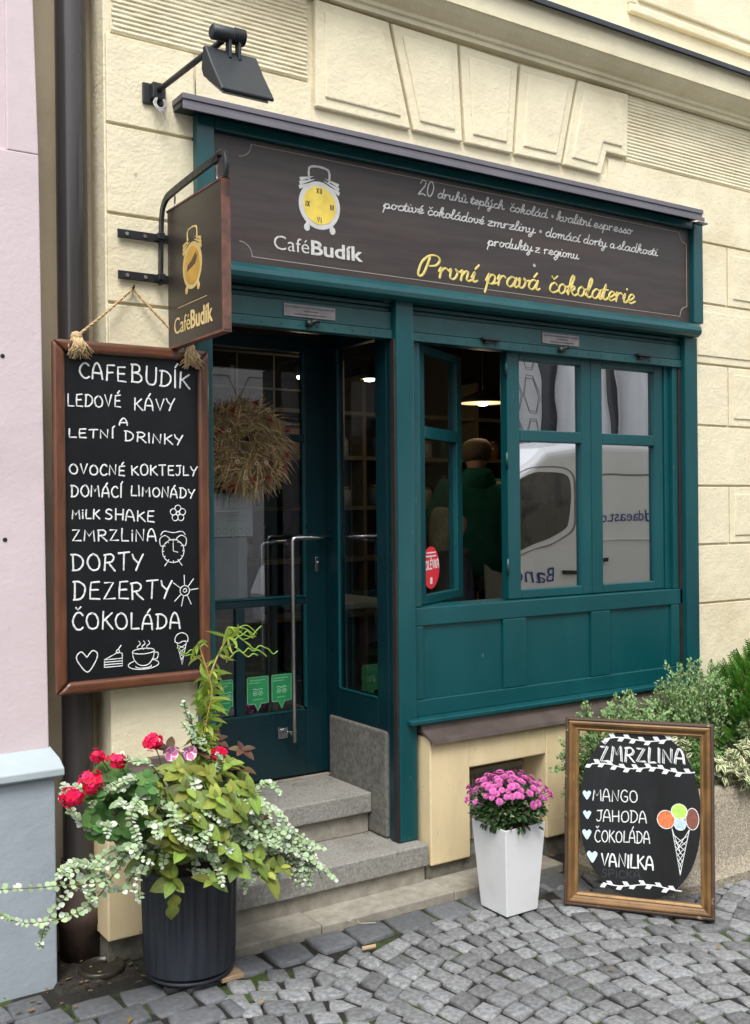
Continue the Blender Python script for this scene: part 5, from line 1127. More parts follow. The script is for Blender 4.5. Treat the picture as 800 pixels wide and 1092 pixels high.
for pts in ([c0, V3(150, 880, 3.22), V3(120, 935, 3.12), V3(60, 945, 3.08), V3(0, 949, 3.05), V3(-30, 952, 3.04)],
            [c0, V3(150, 890, 3.25), V3(110, 950, 3.14), V3(70, 985, 3.10), V3(0, 972, 3.06), V3(-20, 970, 3.06)][:3] + [V3(80, 975, 3.1), V3(30, 985, 3.08), V3(0, 976, 3.06)],
            [c0, V3(140, 870, 3.3), V3(110, 870, 3.28), V3(85, 840, 3.3), V3(66, 850, 3.3)],
            [c0, V3(130, 900, 3.24), V3(90, 880, 3.22), V3(75, 862, 3.24), V3(68, 838, 3.25)],
            [c0, V3(130, 905, 3.18), V3(95, 930, 3.12), V3(55, 975, 3.1), V3(42, 1010, 3.1)],
            [c0, V3(145, 900, 3.2), V3(110, 925, 3.12), V3(80, 920, 3.1), V3(62, 935, 3.1)],
            [Vector((1.5, 3.36, .42)), V3(265, 870, 3.18), V3(300, 900, 3.12), V3(335, 920, 3.1), V3(358, 938, 3.1)],
            [Vector((1.5, 3.36, .42)), V3(260, 860, 3.2), V3(300, 885, 3.14), V3(330, 915, 3.12), V3(328, 945, 3.12)],
            [Vector((1.5, 3.36, .45)), V3(255, 850, 3.25), V3(290, 862, 3.2), V3(315, 890, 3.16), V3(345, 905, 3.14)],
            [Vector((1.5, 3.36, .45)), V3(270, 850, 3.25), V3(285, 835, 3.22), V3(298, 845, 3.2)],
            [Vector((1.48, 3.34, .42)), V3(240, 880, 3.15), V3(255, 920, 3.1), V3(262, 950, 3.1)],
            [Vector((1.48, 3.34, .42)), V3(250, 890, 3.15), V3(275, 915, 3.1), V3(268, 940, 3.08)],
            [Vector((1.46, 3.36, .5)), V3(225, 830, 3.25), V3(235, 815, 3.22), V3(232, 805, 3.2)],
            [Vector((1.46, 3.36, .5)), V3(205, 830, 3.2), V3(215, 860, 3.12), V3(240, 880, 3.1)],
            [Vector((1.44, 3.36, .5)), V3(160, 840, 3.25), V3(140, 830, 3.2), V3(110, 845, 3.18)],
            [Vector((1.44, 3.36, .5)), V3(160, 850, 3.2), V3(140, 870, 3.14), V3(150, 900, 3.1)],
            [Vector((1.42, 3.36, .5)), V3(150, 830, 3.25), V3(130, 840, 3.2), V3(95, 850, 3.2)],
            [Vector((1.44, 3.36, .5)), V3(185, 860, 3.16), V3(190, 890, 3.1), V3(215, 905, 3.08)],
            [Vector((1.44, 3.36, .5)), V3(165, 820, 3.25), V3(140, 812, 3.22), V3(128, 805, 3.22)],
            [Vector((1.5, 3.36, .5)), V3(230, 800, 3.3), V3(205, 775, 3.3), V3(196, 750, 3.3)], [Vector((1.5, 3.36, .5)), V3(218, 800, 3.28), V3(208, 785, 3.28), V3(203, 762, 3.28)], [Vector((1.5, 3.36, .5)), V3(225, 810, 3.28), V3(212, 795, 3.26), V3(195, 772, 3.26)]):
    trail(pts, int(34 if abs(pts[-1].x - pts[0].x) > .3 else 22), .027, tipwhite=.22)
for k in range(56):                    # short silver shoots all over the mound
    a = RP.uniform(0, 2 * PI); e = RP.uniform(.1, 1.2); r = RP.uniform(.18, .30)
    d = Vector((math.cos(a) * math.cos(e), math.sin(a) * math.cos(e) - .15, math.sin(e) * 1.2)).normalized(); p0 = PC + Vector((0, 0, .42)); q = p0 + Vector((d.x * r * 1.05, d.y * r * .9, d.z * r * .95))
    trail([p0 + d * .10, q, q + Vector((d.x * .07, d.y * .05, -.02)), q + Vector((d.x * .11, d.y * .09, -.05))], 10, .024, tipwhite=.25)
for k in range(24):
    x = RP.uniform(-.02, .19); p0 = PC + Vector((.04 + x * .6, -.15, .42)); q = p0 + Vector((.07, -.05, RP.uniform(.0, .10)))
    trail([p0, q, q + Vector((.05 + x * .3, -.05, RP.uniform(-.05, .0))), q + Vector((.10 + x * .3, -.08, RP.uniform(-.13, -.03)))], 12, .024, tipwhite=.3)
for x, y in ((186, 878), (205, 892), (150, 862), (168, 880), (222, 886), (262, 884), (246, 905), (228, 912), (214, 930), (262, 918), (280, 900), (300, 905), (318, 922), (300, 885), (285, 868), (320, 900), (130, 858), (118, 880), (140, 905), (110, 935), (128, 950), (95, 950), (150, 930), (262, 850)):
    p = V3(x, y, 3.10 + RP.uniform(-.02, .04)); q = p + Vector((RP.uniform(-.03, .05), -.01, RP.uniform(-.03, .02)))
    trail([p - Vector((.0, -.08, .02)), p, q, q + Vector((RP.uniform(-.03, .05), -.015, RP.uniform(-.045, .0)))], 8, .025, tipwhite=.3)
S_.build('silver_foliage', m_silv, fp); S2.build('white_young_foliage', m_silv2, fp); put('trailing_stems', ST, m_stem, fp)
C_ = Leaves(); D_ = Leaves(); Gf = Leaves()
def rosette(p, up, n, L_, LL, wr=.62, shape='ovate'):
    up = Vector(up).normalized()
    for k in range(n):
        a = k * 2.4 + RP.uniform(-.3, .3); t = up.cross(Vector((.3, .9, .2))).normalized(); s = up.cross(t); e = .25 + .5 * (k / n)
        d = (t * math.cos(a) + s * math.sin(a)) * math.cos(e) + up * math.sin(e); z = L_ * RP.uniform(.7, 1.15) * (1 - .35 * k / n)
        LL.leaf(p, d, up, z, z * wr, shape, .25, .35, R_=RP)
for k in range(50):                    # big veined leaves, mound
    a = RP.uniform(-PI, PI); e = RP.uniform(-.25, 1.35)
    d = Vector((math.cos(a) * math.cos(e), math.sin(a) * math.cos(e), math.sin(e)))
    if d.y > .3 and e < .8: continue
    r = RP.uniform(.17, .255); p = PC + Vector((.045, 0, .46)) + Vector((d.x * r * 1.0, d.y * r * .85, d.z * r * 1.15))
    rosette(p + U3() * .02, d + Vector((0, -.3, .5)) + U3() * .4, 4, .095, C_ if RP.random() < .93 else D_, .66, 'broad'); rosette(p + d * .012, d + Vector((0, -.2, .6)), 3, .05, C_, .6, 'broad')
for x, y, Y in ((195, 905, 3.13), (180, 895, 3.14), (215, 880, 3.12), (240, 900, 3.1), (250, 925, 3.1), (285, 935, 3.08), (272, 920, 3.08), (160, 870, 3.18), (185, 940, 3.18), (230, 855, 3.12), (255, 870, 3.1), (200, 845, 3.16), (220, 830, 3.18), (265, 845, 3.15), (190, 825, 3.22), (205, 870, 3.12), (245, 850, 3.13)):
    rosette(V3(x, y, Y), (RP.uniform(-.4, .4), -.8, .6), 4, .078, C_, .66, 'broad'); rosette(V3(x, y - 4, Y - .01), (RP.uniform(-.3, .3), -.7, .7), 3, .045, C_, .6, 'broad')
for x, y, Y in ((230, 790, 3.3), (258, 800, 3.25), (180, 800, 3.3), (300, 925, 3.08), (225, 940, 3.1), (210, 800, 3.28), (245, 815, 3.2)): rosette(V3(x, y, Y), (0, -.6, .8), 5, .06, D_ if RP.random() < .5 else C_, .55, 'broad')
for x, y, Y in ((185, 975, 3.165), (183, 985, 3.16)): C_.leaf(V3(x, y - 22, Y), (0, -.2, -1), (0, -1, 0), .055, .05, 'ovate', R_=RP)
for k in range(60):                    # geranium leaves, left side
    x, y = RP.uniform(100, 165), RP.uniform(815, 900); p = V3(x, y, RP.uniform(3.16, 3.34)); rosette(p, (RP.uniform(-.5, .1), -.7, .6), 3, .042, Gf, 1.05, 'lobed')
C_.build('veined_foliage', m_cole, fp); D_.build('maroon_foliage', m_maroon, fp); Gf.build('geranium_foliage', m_ger, fp)
def geranium(p, r, n=34, base=None):
    F = Leaves(); n = int(n * 1.35)
    for k in range(n):
        d = Vector((RP.gauss(0, 1), RP.gauss(0, 1) - .6, RP.gauss(0, 1))).normalized(); c = p + Vector((d.x * r, d.y * r * .8, d.z * r * .8)) * RP.uniform(.45, 1.12)
        t = d.cross(Vector((0.1, .2, 1))).normalized(); s = d.cross(t); rn = RP.random()
        for q in range(5): a = q * 1.256 + rn * 6; F.leaf(c, t * math.cos(a) + s * math.sin(a) + d * .25, d,   .0120, .0115, 'petal', -.15, .05, rnd=rn + q * .03, R_=RP)
    o = F.build('geranium_flower', m_red, fp)
    if base is not None: b = B(); tube(b, cr([base, p.lerp(base, .4) + Vector((0, -.02, .02)), p], 5), .0022, 6); put('flower_stem', b, m_stem, fp)
for x, y, Y, r, n in ((76, 850, 3.16, .034, 40), (97, 834, 3.18, .040, 52), (104, 806, 3.22, .030, 11), (125, 811, 3.22, .031, 26), (163, 791, 3.28, .034, 28), (233, 803, 3.26, .026, 26)):
    geranium(V3(x, y, Y), r, n, V3(min(max(x + 15, 130), 225), 860, 3.34))
for x, y in ((181, 803), (201, 802)):
    F = Leaves(); p = V3(x, y, 3.14)
    for q in range(5): a = q * 1.257 + x; F.leaf(p + Vector((0, -.001 * q, 0)), (math.cos(a), -.35, math.sin(a)), (0, -1, 0), .027, .036, 'petal', .25, -.15, R_=RP)
    F.build('petunia_flower', m_pinkp, fp)
# curly willow twig
Wl = Leaves(); b = B(); Wq = []
main = cr([V3(212, 860, 3.3), V3(213, 810, 3.3), V3(218, 770, 3.31), V3(222, 730, 3.33), V3(232, 700, 3.33), V3(244, 678, 3.33)], 8); tube(b, main, [.0065 - .004 * i / len(main) for i in range(len(main))], 7)
sd = cr([V3(214, 800, 3.3), V3(222, 760, 3.27), V3(226, 735, 3.25), V3(216, 700, 3.25), V3(212, 686, 3.25)], 6); tube(b, sd, .0028, 6)
for k in range(6):
    p = main[-1 - k]; 
    pts = cr([p, p + Vector((.02, -.01, .02 + .01 * k)), p + Vector((.06, -.02, RP.uniform(0, .04))), p + Vector((.10, -.02, RP.uniform(-.03, .04)))], 4); Wq.append(pts)
put('willow_twig', b, m_wst, fp)
for pts in Wq: Wl.stem(pts, .0018, 4, rnd=.9)
def curly(p, d, L_, w):
    d = d.normalized(); s = d.cross(Vector((0, 1, 0.2))).normalized(); n = 9; b0 = len(Wl.v); q = p.copy(); rn = RP.random(); cv = RP.uniform(-.5, .5); cz = RP.uniform(-.45, .1)
    for i in range(n):
        t = i / (n - 1); ww = w * .5 * math.sin(PI * min(1, .12 + t * .9)) ; s2 = d.cross(Vector((0, 1, .3))).normalized()
        Wl.v += [tuple(q - s2 * ww), tuple(q + Vector((0, .15 * ww, 0))), tuple(q + s2 * ww)]
        d = (d + s2 * cv * .5 + Vector((0, 0, cz * .35)) + U3() * .10).normalized(); q = q + d * L_ / n
    for i in range(n - 1):
        a = b0 + i * 3
        for k in (0, 1): Wl.f.append((a + k, a + k + 1, a + k + 4, a + k + 3)); Wl.r.append(rn); Wl.uv += [(.3, .3)] * 4
for k in range(70):
    src = main if RP.random() < .62 else sd; i = RP.randrange(4, len(src)); curly(src[i], Vector((RP.uniform(-1, 1), RP.uniform(-.7, .3), RP.uniform(-.6, .9))), RP.uniform(.05, .10), RP.uniform(.009, .015))
for k in range(90):
    src = main[:26]; i = RP.randrange(4, len(src)); curly(src[i] + U3() * .008, Vector((RP.uniform(-.7, .6), RP.uniform(-.8, .0), RP.uniform(-.5, .9))), RP.uniform(.06, .10), RP.uniform(.013, .022))
for x, y, dx in ((244, 680, 1), (250, 690, 1), (240, 700, 1), (262, 685, 1), (226, 705, -1), (222, 690, -1)):
    p = V3(x, y, 3.3); q = [p]
    for k in range(7): q.append(q[-1] + Vector((dx * .017, -.002, RP.uniform(-.018, .018))))
    Wl.stem(cr(q, 3), .0022, 4, rnd=.8)
Wl.build('willow_leaves', m_will, fp)

# ------------------------------------------------------------------ white planter with chrysanthemums
wp = empty('white_planter', (2.772, 3.24, 0), 'tall white tapered square planter with bright pink chrysanthemums', 'planter')
b = B(); cx_, cy_ = 2.772, 3.238
def sq(h, z): return [b.verts.new((cx_ + sx * h, cy_ + sy * h, z)) for sx, sy in ((-1, -1), (1, -1), (1, 1), (-1, 1))]
R4 = [sq(.080, .002), sq(.0815, .006), sq(.106, .352), sq(.107, .356), sq(.099, .356), sq(.098, .31)]
for i in range(5):
    for j in range(4): b.faces.new((R4[i][j], R4[i][(j + 1) % 4], R4[i + 1][(j + 1) % 4], R4[i + 1][j]))
b.faces.new(R4[0][::-1]); put('pot', b, m_wpot, wp, bev=.004, seg=3)
b = B(); box(b, cx_ - .098, cx_ + .098, cy_ - .098, cy_ + .098, .30, .325); put('soil', b, m_soil2, wp)
m_mum = leafmat('dark_mum_leaf', (.035, .075, .022), attr=.5, hue=.02); m_mp = leafmat('magenta_petal', (.62, .15, .42), attr=.32, hue=.02, trans=.25); m_bud = leafmat('pale_green_bud', (.25, .32, .16), attr=.2)
F = Leaves(); mc = Vector((cx_, cy_, .39))
for k in range(1500):
    d = Vector((RP.gauss(0, 1), RP.gauss(0, 1), abs(RP.gauss(0, 1)) * 1.0 - .15)).normalized(); r = RP.uniform(.45, 1); p = mc + Vector((d.x * .145, d.y * .145, d.z * .115)) * r
    F.leaf(p, d + U3() * .7, Vector((0, -.2, 1)) + U3(), RP.uniform(.018, .03), RP.uniform(.010, .016), 'lobed', .1, .3, R_=RP)
for k in range(60):
    a = RP.uniform(0, 6.28); p = Vector((cx_ + math.cos(a) * .10, cy_ + math.sin(a) * .10, .36)); F.leaf(p, (math.cos(a), math.sin(a), RP.uniform(-1.0, .2)), (0, 0, 1), .032, .016, 'lobed', .1, .4, R_=RP)
F.build('foliage', m_mum, wp)
Bd = Leaves()
k = 0; pts_ = []
while k < 125:
    a = RP.uniform(0, 2 * PI); q = math.sqrt(RP.random()) ; x, y = math.cos(a) * q, math.sin(a) * q
    z = math.sqrt(max(0, 1 - q * q * .93)); p = mc + Vector((x * .172, y * .172, .130 * z + .018)) + U3() * .013
    if any((p - o).length < .0165 for o in pts_): k += .2; continue
    pts_.append(p); k += 1
    nrm = (Vector((x * .9, y * .9 - .15, z * .9 + .15))).normalized(); t = nrm.cross(Vector((0.3, 1, .1))).normalized(); s = nrm.cross(t); Fm = Leaves(); rr = RP.uniform(.0120, .0185)
    rn0 = RP.random()
    for lay2, (np_, el, sc) in enumerate(((15, .12, 1), (12, .45, .85), (9, .9, .6))):
        for q2 in range(np_):
            an = q2 * 2 * PI / np_ + lay2 * .3; Fm.leaf(p, (t * math.cos(an) + s * math.sin(an)) * math.cos(el) + nrm * math.sin(el), nrm, rr * sc, rr * .34, 'strap', .2, .1, rnd=min(1, max(0, rn0 * .6 + RP.random() * .4)), R_=RP)
    Fm.stem([mc + (p - mc) * .6, p], .0018, 4, .0)
    Fm.build('chrysanthemum_flower', m_mp, wp)
for k in range(90):
    a = RP.uniform(0, 2 * PI); q = RP.uniform(.3, 1.08); z = math.sqrt(max(0, 1 - min(1, q) ** 2 * .95)); p = mc + Vector((math.cos(a) * q * .16, math.sin(a) * q * .16, .12 * z + .004)); 
    for m_ in range(4): Bd.leaf(p, U3() + Vector((0, 0, .6)), U3(), .009, .007, 'round', R_=RP)
Bd.build('flower_buds', m_bud, wp)

# ------------------------------------------------------------------ ice cream board
IA = Vector((2.976, 3.133, .004)); Ie = Vector((.612, -.791, 0)).normalized(); In = Vector((.791, .612, 0)).normalized()
Iu = (In * .129 + Vector((0, 0, 1))).normalized(); IN = -Ie.cross(Iu).normalized()
if IN.dot(In) > 0: IN = -IN                      # towards the camera
fi = lambda u, v, h: IA + Ie * u + Iu * v + IN * h
ib = empty('ice_cream_board', tuple(IA + Ie * .29), 'worn gilded picture frame holding an oval ice cream menu chalkboard', 'framed chalkboard')
IW, IH = .586, .752
def gb2(pa, pb, inn, prof, name, mat):
    # mitred moulding between corners pa, pb; inn = inward unit direction; profile (offset inward, height)
    b = B(); pa, pb, inn = Vector(pa), Vector(pb), Vector(inn); d = (pb - pa).normalized(); A_ = []; B2 = []
    for o, h in prof:
        A_.append(b.verts.new(fi(*(pa + inn * o + d * o), h))); B2.append(b.verts.new(fi(*(pb + inn * o - d * o), h)))
    n = len(prof)
    for i in range(n): b.faces.new((A_[i], A_[(i + 1) % n], B2[(i + 1) % n], B2[i]))
    b.faces.new(A_); b.faces.new(B2[::-1]); return put(name, fixn(b), mat, ib, bev=.0015)
sides = (((0, 0), (IW, 0), (0, 1)), ((0, IH), (IW, IH), (0, -1)), ((0, 0), (0, IH), (1, 0)), ((IW, 0), (IW, IH), (-1, 0)))
for pa, pb, inn in sides:
    o = gb2(pa, pb, inn, [(0, -.025), (0, .012), (.003, .016), (.009, .018), (.013, .015), (.014, -.025)], 'outer_edge', m_chip)
    gb2(pa, pb, inn, [(.0135, -.02), (.0135, .0165), (.020, .020), (.028, .018), (.034, .011), (.040, .006), (.0425, .006), (.0425, -.02)], 'gilded_moulding', m_gilt)
    gb2(pa, pb, inn, [(.0422, -.018), (.0422, .008), (.046, .009), (.049, .006), (.054, .002), (.054, -.018)], 'inner_slip', m_gilt2)
b = B(); ov = []
for k in range(72):
    a = 2 * PI * k / 72; cc, ss = math.cos(a), math.sin(a); x = .2965 + .238 * math.copysign(abs(cc) ** .86, cc); y = .384 + .332 * math.copysign(abs(ss) ** .9, ss); ov.append((x, y))
prism(b, ov, fi, -.012, -.004); ovp = put('oval_chalk_panel', fixn(b), m_chalk2, ib, bev=.001)
fj = lambda u, v, h: fi(u, v, h - .0038)
b = B()
for t_, a, z0_, c, z1_, h_, w_ in [("MANGO", .112, .420, .290, .426, .045, .0046), ("JAHODA", .127, .338, .326, .348, .046, .0046), ("ČOKOLÁDA", .121, .257, .339, .270, .046, .0046), ("VANILKA", .146, .166, .353, .168, .050, .0068)]:
    b = B(); caps(b, t_, a, z0_, c, z1_, h_, fj, w_, seed=4, sp=.12, t=.0008, jit=.03); put('chalk_word', b, m_white, ovp)
b = B()
caps(b, "ŽMRZLINA", .137, .580, .472, .594, .060, fj, .0052, seed=1, t=.0008)
caps(b, "ŽMRZLINA", .1425, .577, .4775, .591, .060, fj, .0036, seed=1, t=.0008)
def vine(x0, y0, x1, y1, n, amp, sg):
    pts = [(x0 + (x1 - x0) * i / 24, y0 + (y1 - y0) * i / 24 + amp * math.sin(i / 24 * PI * n / 2)) for i in range(25)]; ribbon(b, pts, .0045, fj, .0008)
    for k in range(n * 2):
        i = int((k + .5) / (n * 2) * 24); p = pts[i]; s = 1 if k % 2 else -1
        q = (p[0] + sg * .026, p[1] + s * .015); lp = [(p[0] - sg * .004, p[1]), (p[0] + sg * .007, p[1] + s * .016), q, (p[0] + sg * .018, p[1] + s * .001)]
        prism(b, lp[::1 if s * sg > 0 else -1], fj, 0, .001)
put('chalk_word', b, m_white, ovp)
for va in ((.165, .672, .445, .680, 5, .006, -1), (.105, .566, .512, .560, 8, .006, -1), (.155, .098, .460, .104, 5, -.007, -1)): b = B(); vine(*va); put('chalk_vine', b, m_white, ovp)
b = B(); caps(b, "SPICKA", .150, .120, .300, .128, .030, fj, .005, seed=3, t=.0003); put('wiped_lettering', b, M('faded_chalk', (.022, .024, .026), .8), ovp)
m_hblue = M('pale_blue_chalk', (.52, .68, .74), .8, .1, 60)
for x, y, s in ((.087, .440, 1), (.089, .361, .95), (.088, .283, 1.1), (.110, .196, 1.25)):
    b = B(); s *= .016; hp = cr([(x, y + s * .75), (x + s * .55, y + s * 1.15), (x + s * 1.1, y + s * .7), (x + s * .75, y - s * .2), (x + s * .1, y - s * 1.15), (x - s * .7, y - s * .2), (x - s * 1.05, y + s * .6), (x - s * .55, y + s * 1.15)], 4, closed=True)[:-1]
    prism(b, [(p.x, p.y) for p in hp], fj, 0, .0008); put('chalk_heart', fixn(b), m_hblue, ovp)
for x, y, rx, ry, c in ((.401, .368, .034, .036, (.62, .17, .06)), (.502, .378, .025, .042, (.20, .07, .05)), (.452, .402, .031, .031, (.42, .70, .12)), (.455, .355, .023, .024, (.42, .58, .66))):
    b = B(); hh = .0006 if y < .36 else 0.0003 * (1 + (x > .44)); prism(b, [(p[0], p[1]) for p in ell(x, y, rx, ry)[:-1]], fj, 0, .0006 + hh); o = put('chalk_scoop', fixn(b), M('chalk_scoop_colour', c, .8, .25, 90), ovp)
    b = B(); ribbon(b, ell(x, y, rx, ry), .0032, lambda u, v, h: fj(u, v, h + .0006 + hh), .0006); put('scoop_outline', b, m_white, ovp)
b = B(); L_, R_, T_ = (.424, .335), (.490, .335), (.455, .158)
ribbon(b, [L_, T_, R_], .0036, fj, .0008)
for k in range(1, 8):
    f = k / 8; a = (L_[0] + (T_[0] - L_[0]) * f, L_[1] + (T_[1] - L_[1]) * f); c = (R_[0] + (T_[0] - R_[0]) * f, R_[1] + (T_[1] - R_[1]) * f); g = min(1, f + .22)
    a2 = (L_[0] + (T_[0] - L_[0]) * g, L_[1] + (T_[1] - L_[1]) * g); c2 = (R_[0] + (T_[0] - R_[0]) * g, R_[1] + (T_[1] - R_[1]) * g)
    ribbon(b, [a, c2], .0026, fj, .0007); ribbon(b, [c, a2], .0026, fj, .0007)
ribbon(b, [L_, (.457, .240)], .0026, fj, .0007); ribbon(b, [R_, (.44, .25)], .0026, fj, .0007)
put('chalk_cone', b, m_white, ovp)

# ------------------------------------------------------------------ stone trough and shrubs
tr_ = empty('stone_trough', (4.0, 3.3, 0), 'long exposed aggregate concrete trough with rounded corners under the shrubs', 'planter')
b = B(); X0, X1, Y0, Y1, rc = 3.36, 6.2, 2.955, 3.56, .20
def rrect(o, z):
    P_ = []
    for cx2, cy2, a0 in ((X1 - rc, Y1 - rc, 0), (X0 + rc, Y1 - rc, 90), (X0 + rc, Y0 + rc, 180), (X1 - rc, Y0 + rc, 270)):
        for k in range(7): a = math.radians(a0 + k * 15); P_.append(b.verts.new((cx2 + math.cos(a) * (rc - o), cy2 + math.sin(a) * (rc - o), z)))
    return P_
RR = [rrect(-.05, -.01), rrect(-.05, .03), rrect(-.02, .045), rrect(.006, .10), rrect(0, .375), rrect(.01, .39), rrect(.03, .395), rrect(.07, .392), rrect(.08, .34)]
for i in range(len(RR) - 1):
    for j in range(28): b.faces.new((RR[i][j], RR[i][(j + 1) % 28], RR[i + 1][(j + 1) % 28], RR[i + 1][j])).smooth = True
put('trough', b, m_aggr, tr_, smooth=True, sharp=40)
b = B(); box(b, X0 + .10, X1 - .10, Y0 + .10, Y1 - .10, .30, .345); put('soil', b, m_soil2, tr_)
m_art = leafmat('sage_green_leaflet', (.22, .34, .14), attr=.4, hue=.02, rough=.7); m_artd = leafmat('mid_green_leaflet', (.10, .20, .05), attr=.4, hue=.02); m_thu = leafmat('thuja_spray', (.07, .20, .02), attr=.5, hue=.025); m_euo = leafmat('variegated_leaf', (.08, .14, .045), edge=(.60, .57, .36), et=.50, attr=.25, hue=.02, trans=.15)
def shrub(name, lab, ctr, rad, nb, mat, kind, group=None, top=None):
    e = empty(name, (ctr[0], ctr[1], .34), lab, 'shrub', group); F = Leaves(); b = B(); c = Vector(ctr); base = Vector((ctr[0], ctr[1], .345))
    for k in range(nb):
        d = Vector((RP.gauss(0, 1), RP.gauss(0, 1), RP.gauss(0, .8) + .55)).normalized(); q = RP.uniform(.55, 1.0) if kind != 'thuja' else RP.uniform(.8, 1)
        tip = c + Vector((d.x * rad[0], d.y * rad[1], d.z * rad[2])) * q; st0 = base + Vector((d.x * rad[0] * .3, d.y * rad[1] * .3, 0)); mid = st0.lerp(tip, .55) + Vector((0, 0, .03)) + U3() * .02
        P_ = cr([st0, mid, tip], 6)
        if kind != 'thuja' or k % 4 == 0: tube(b, P_, [.003 - .002 * i / len(P_) for i in range(len(P_))], 4)
        if kind == 'art':
            for s in range(16):
                t = .25 + .75 * s / 15; i = min(int(t * (len(P_) - 1)), len(P_) - 2); p = P_[i].lerp(P_[i + 1], t * (len(P_) - 1) - i); dd = (P_[i + 1] - P_[i]).normalized()
                for m_ in range(6):
                    o = U3() * .014; F.leaf(p + o, dd + U3() * .9 + Vector((0, 0, .3)), Vector((0, -.4, 1)) + U3() * .7, RP.uniform(.010, .020), RP.uniform(.007, .012), 'round', .1, .2, R_=RP)
        elif kind == 'thuja':
            dd = (d + Vector((0, 0, .5))).normalized(); nr = U3(); p = tip - dd * .04; sidev = dd.cross(nr).normalized()
            for s in range(9):
                t = s / 8; pp = p + dd * .09 * t + Vector((0, 0, .01)) * t
                for sg in (-1, 1): F.leaf(pp, sidev * sg * .8 + dd * .8, nr, .03 * (1 - .6 * t) + .006, .006, 'strap', .2, .1, R_=RP)
            F.leaf(p, dd, nr, .10, .007, 'strap', .2, .0, R_=RP)
        else:
            for s in range(7):
                t = .35 + .65 * s / 6; i = min(int(t * (len(P_) - 1)), len(P_) - 2); p = P_[i]; dd = (P_[i + 1] - P_[i]).normalized()
                for sg in (-1, 1):
                    sv = dd.cross(Vector((RP.uniform(-.5, .5), -.6, .8))).normalized() * sg; z = RP.uniform(.032, .048); F.leaf(p, sv + dd * .6 + U3() * .3, Vector((0, -.6, 1)) + U3() * .4, z, z * .45, 'ovate', .25, .3, R_=RP)
    F.build('crown', mat, e); put('stems', b, m_stem, e); return e
shrub('sage_bush', 'airy grey green bush spreading behind the top left of the gilded frame', (3.54, 3.33, .46), (.42, .19, .34), 180, m_art, 'art', 'shrubs growing in the stone trough')
shrub('sage_bush', 'taller airy grey green bush in front of the right end of the teal shopfront', (4.05, 3.36, .48), (.44, .19, .42), 200, m_art, 'art', 'shrubs growing in the stone trough')
shrub('low_green_bush', 'low mid green bush seen through the upper right corner of the gilded frame', (3.66, 3.12, .43), (.30, .13, .14), 80, m_artd, 'art', 'shrubs growing in the stone trough')
shrub('thuja_bush', 'dense bright green conifer bush at the right edge', (4.52, 3.26, .52), (.38, .24, .40), 800, m_thu, 'thuja', 'shrubs growing in the stone trough')
shrub('variegated_bush', 'cream edged variegated bush spilling over the trough beside the gilded frame', (3.95, 3.00, .42), (.24, .12, .15), 95, m_euo, 'euo', 'shrubs growing in the stone trough')
shrub('variegated_sprig', 'small sprig of cream edged leaves rising behind the top edge of the gilded frame', (3.62, 3.10, .56), (.10, .05, .14), 9, m_euo, 'euo', 'shrubs growing in the stone trough')

# fallen twig, wood chip and leaves on the setts
b = B()
for a, c in ((W(385, 975, 3.3), W(378, 987, 3.25)), ): pass
p = WG(384, 985, .012); tube(b, [p, p + Vector((-.05, .01, .02)), p + Vector((-.06, -.02, .03))], .0014, 4); tube(b, [p, p + Vector((.05, -.035, .004))], .0014, 4); tube(b, [p, p + Vector((.01, .06, .006))], .0012, 4)
tag(put('straw_twig', b, M('pale_straw', (.50, .45, .33), .8)), 'pale broken straw lying on a big dark sett', 'straw')
b = B(); p = WG(393, 1011, .010); prism(b, [(-.03, -.006), (.025, -.012), (.035, .004), (-.02, .012)], lambda u, v, h: p + Vector((u, v, h)), 0, .006); tag(put('wood_chip', fixn(b), M('pale_wood_chip', (.42, .30, .18), .8)), 'small tan wood chip lying between the setts near the slab', 'wood chip')
fb_ = Leaves()
for x, y in ((575, 800), (586, 912), (170, 1012), (140, 1085), (655, 1035), (430, 965), (770, 1010), (280, 1070)):
    p = WG(x, y, .012); fb_.leaf(p, (RP.uniform(-1, 1), RP.uniform(-1, 1), .1), (0, 0, 1), .028, .016, 'ovate', R_=RP)
fb_.build('fallen_leaves', leafmat('yellowed_leaf', (.32, .20, .06), attr=.4), label='few small yellowed leaves scattered over the setts', cat='leaf litter', kind='stuff')

# ------------------------------------------------------------------ across the street (seen only as reflections)
vn = empty('delivery_van', (8.0, -.7, 0), 'white delivery van parked at the kerb with dark blue lettering on its side', 'van')
prv = [(5.05, .42), (5.0, .75), (5.12, 1.02), (5.75, 1.22), (6.42, 1.98), (6.75, 2.20), (7.4, 2.30), (10.8, 2.30), (10.95, 2.1), (11.0, .42)]
b = B(); fv = lambda u, v, h: Vector((u, -1.55 + h, v)); 
rgs = []
for yy, s in ((-1.55, .93), (-1.45, .985), (-.9, 1), (-.3, 1), (.15, .985), (.27, .93)):
    rgs.append([b.verts.new((8 + (u - 8) * (1 - (1 - s) * .3), yy, 1.1 + (v - 1.1) * (s if v > 1.1 else 1))) for u, v in prv])
for i in range(5):
    for j in range(len(prv)): b.faces.new((rgs[i][j], rgs[i][(j + 1) % len(prv)], rgs[i + 1][(j + 1) % len(prv)], rgs[i + 1][j]))
b.faces.new(rgs[0]); b.faces.new(rgs[-1][::-1]); put('body', fixn(b), m_van, vn, bev=.05, seg=3)
fvs = lambda u, v, h: Vector((u, .272 + h, v))
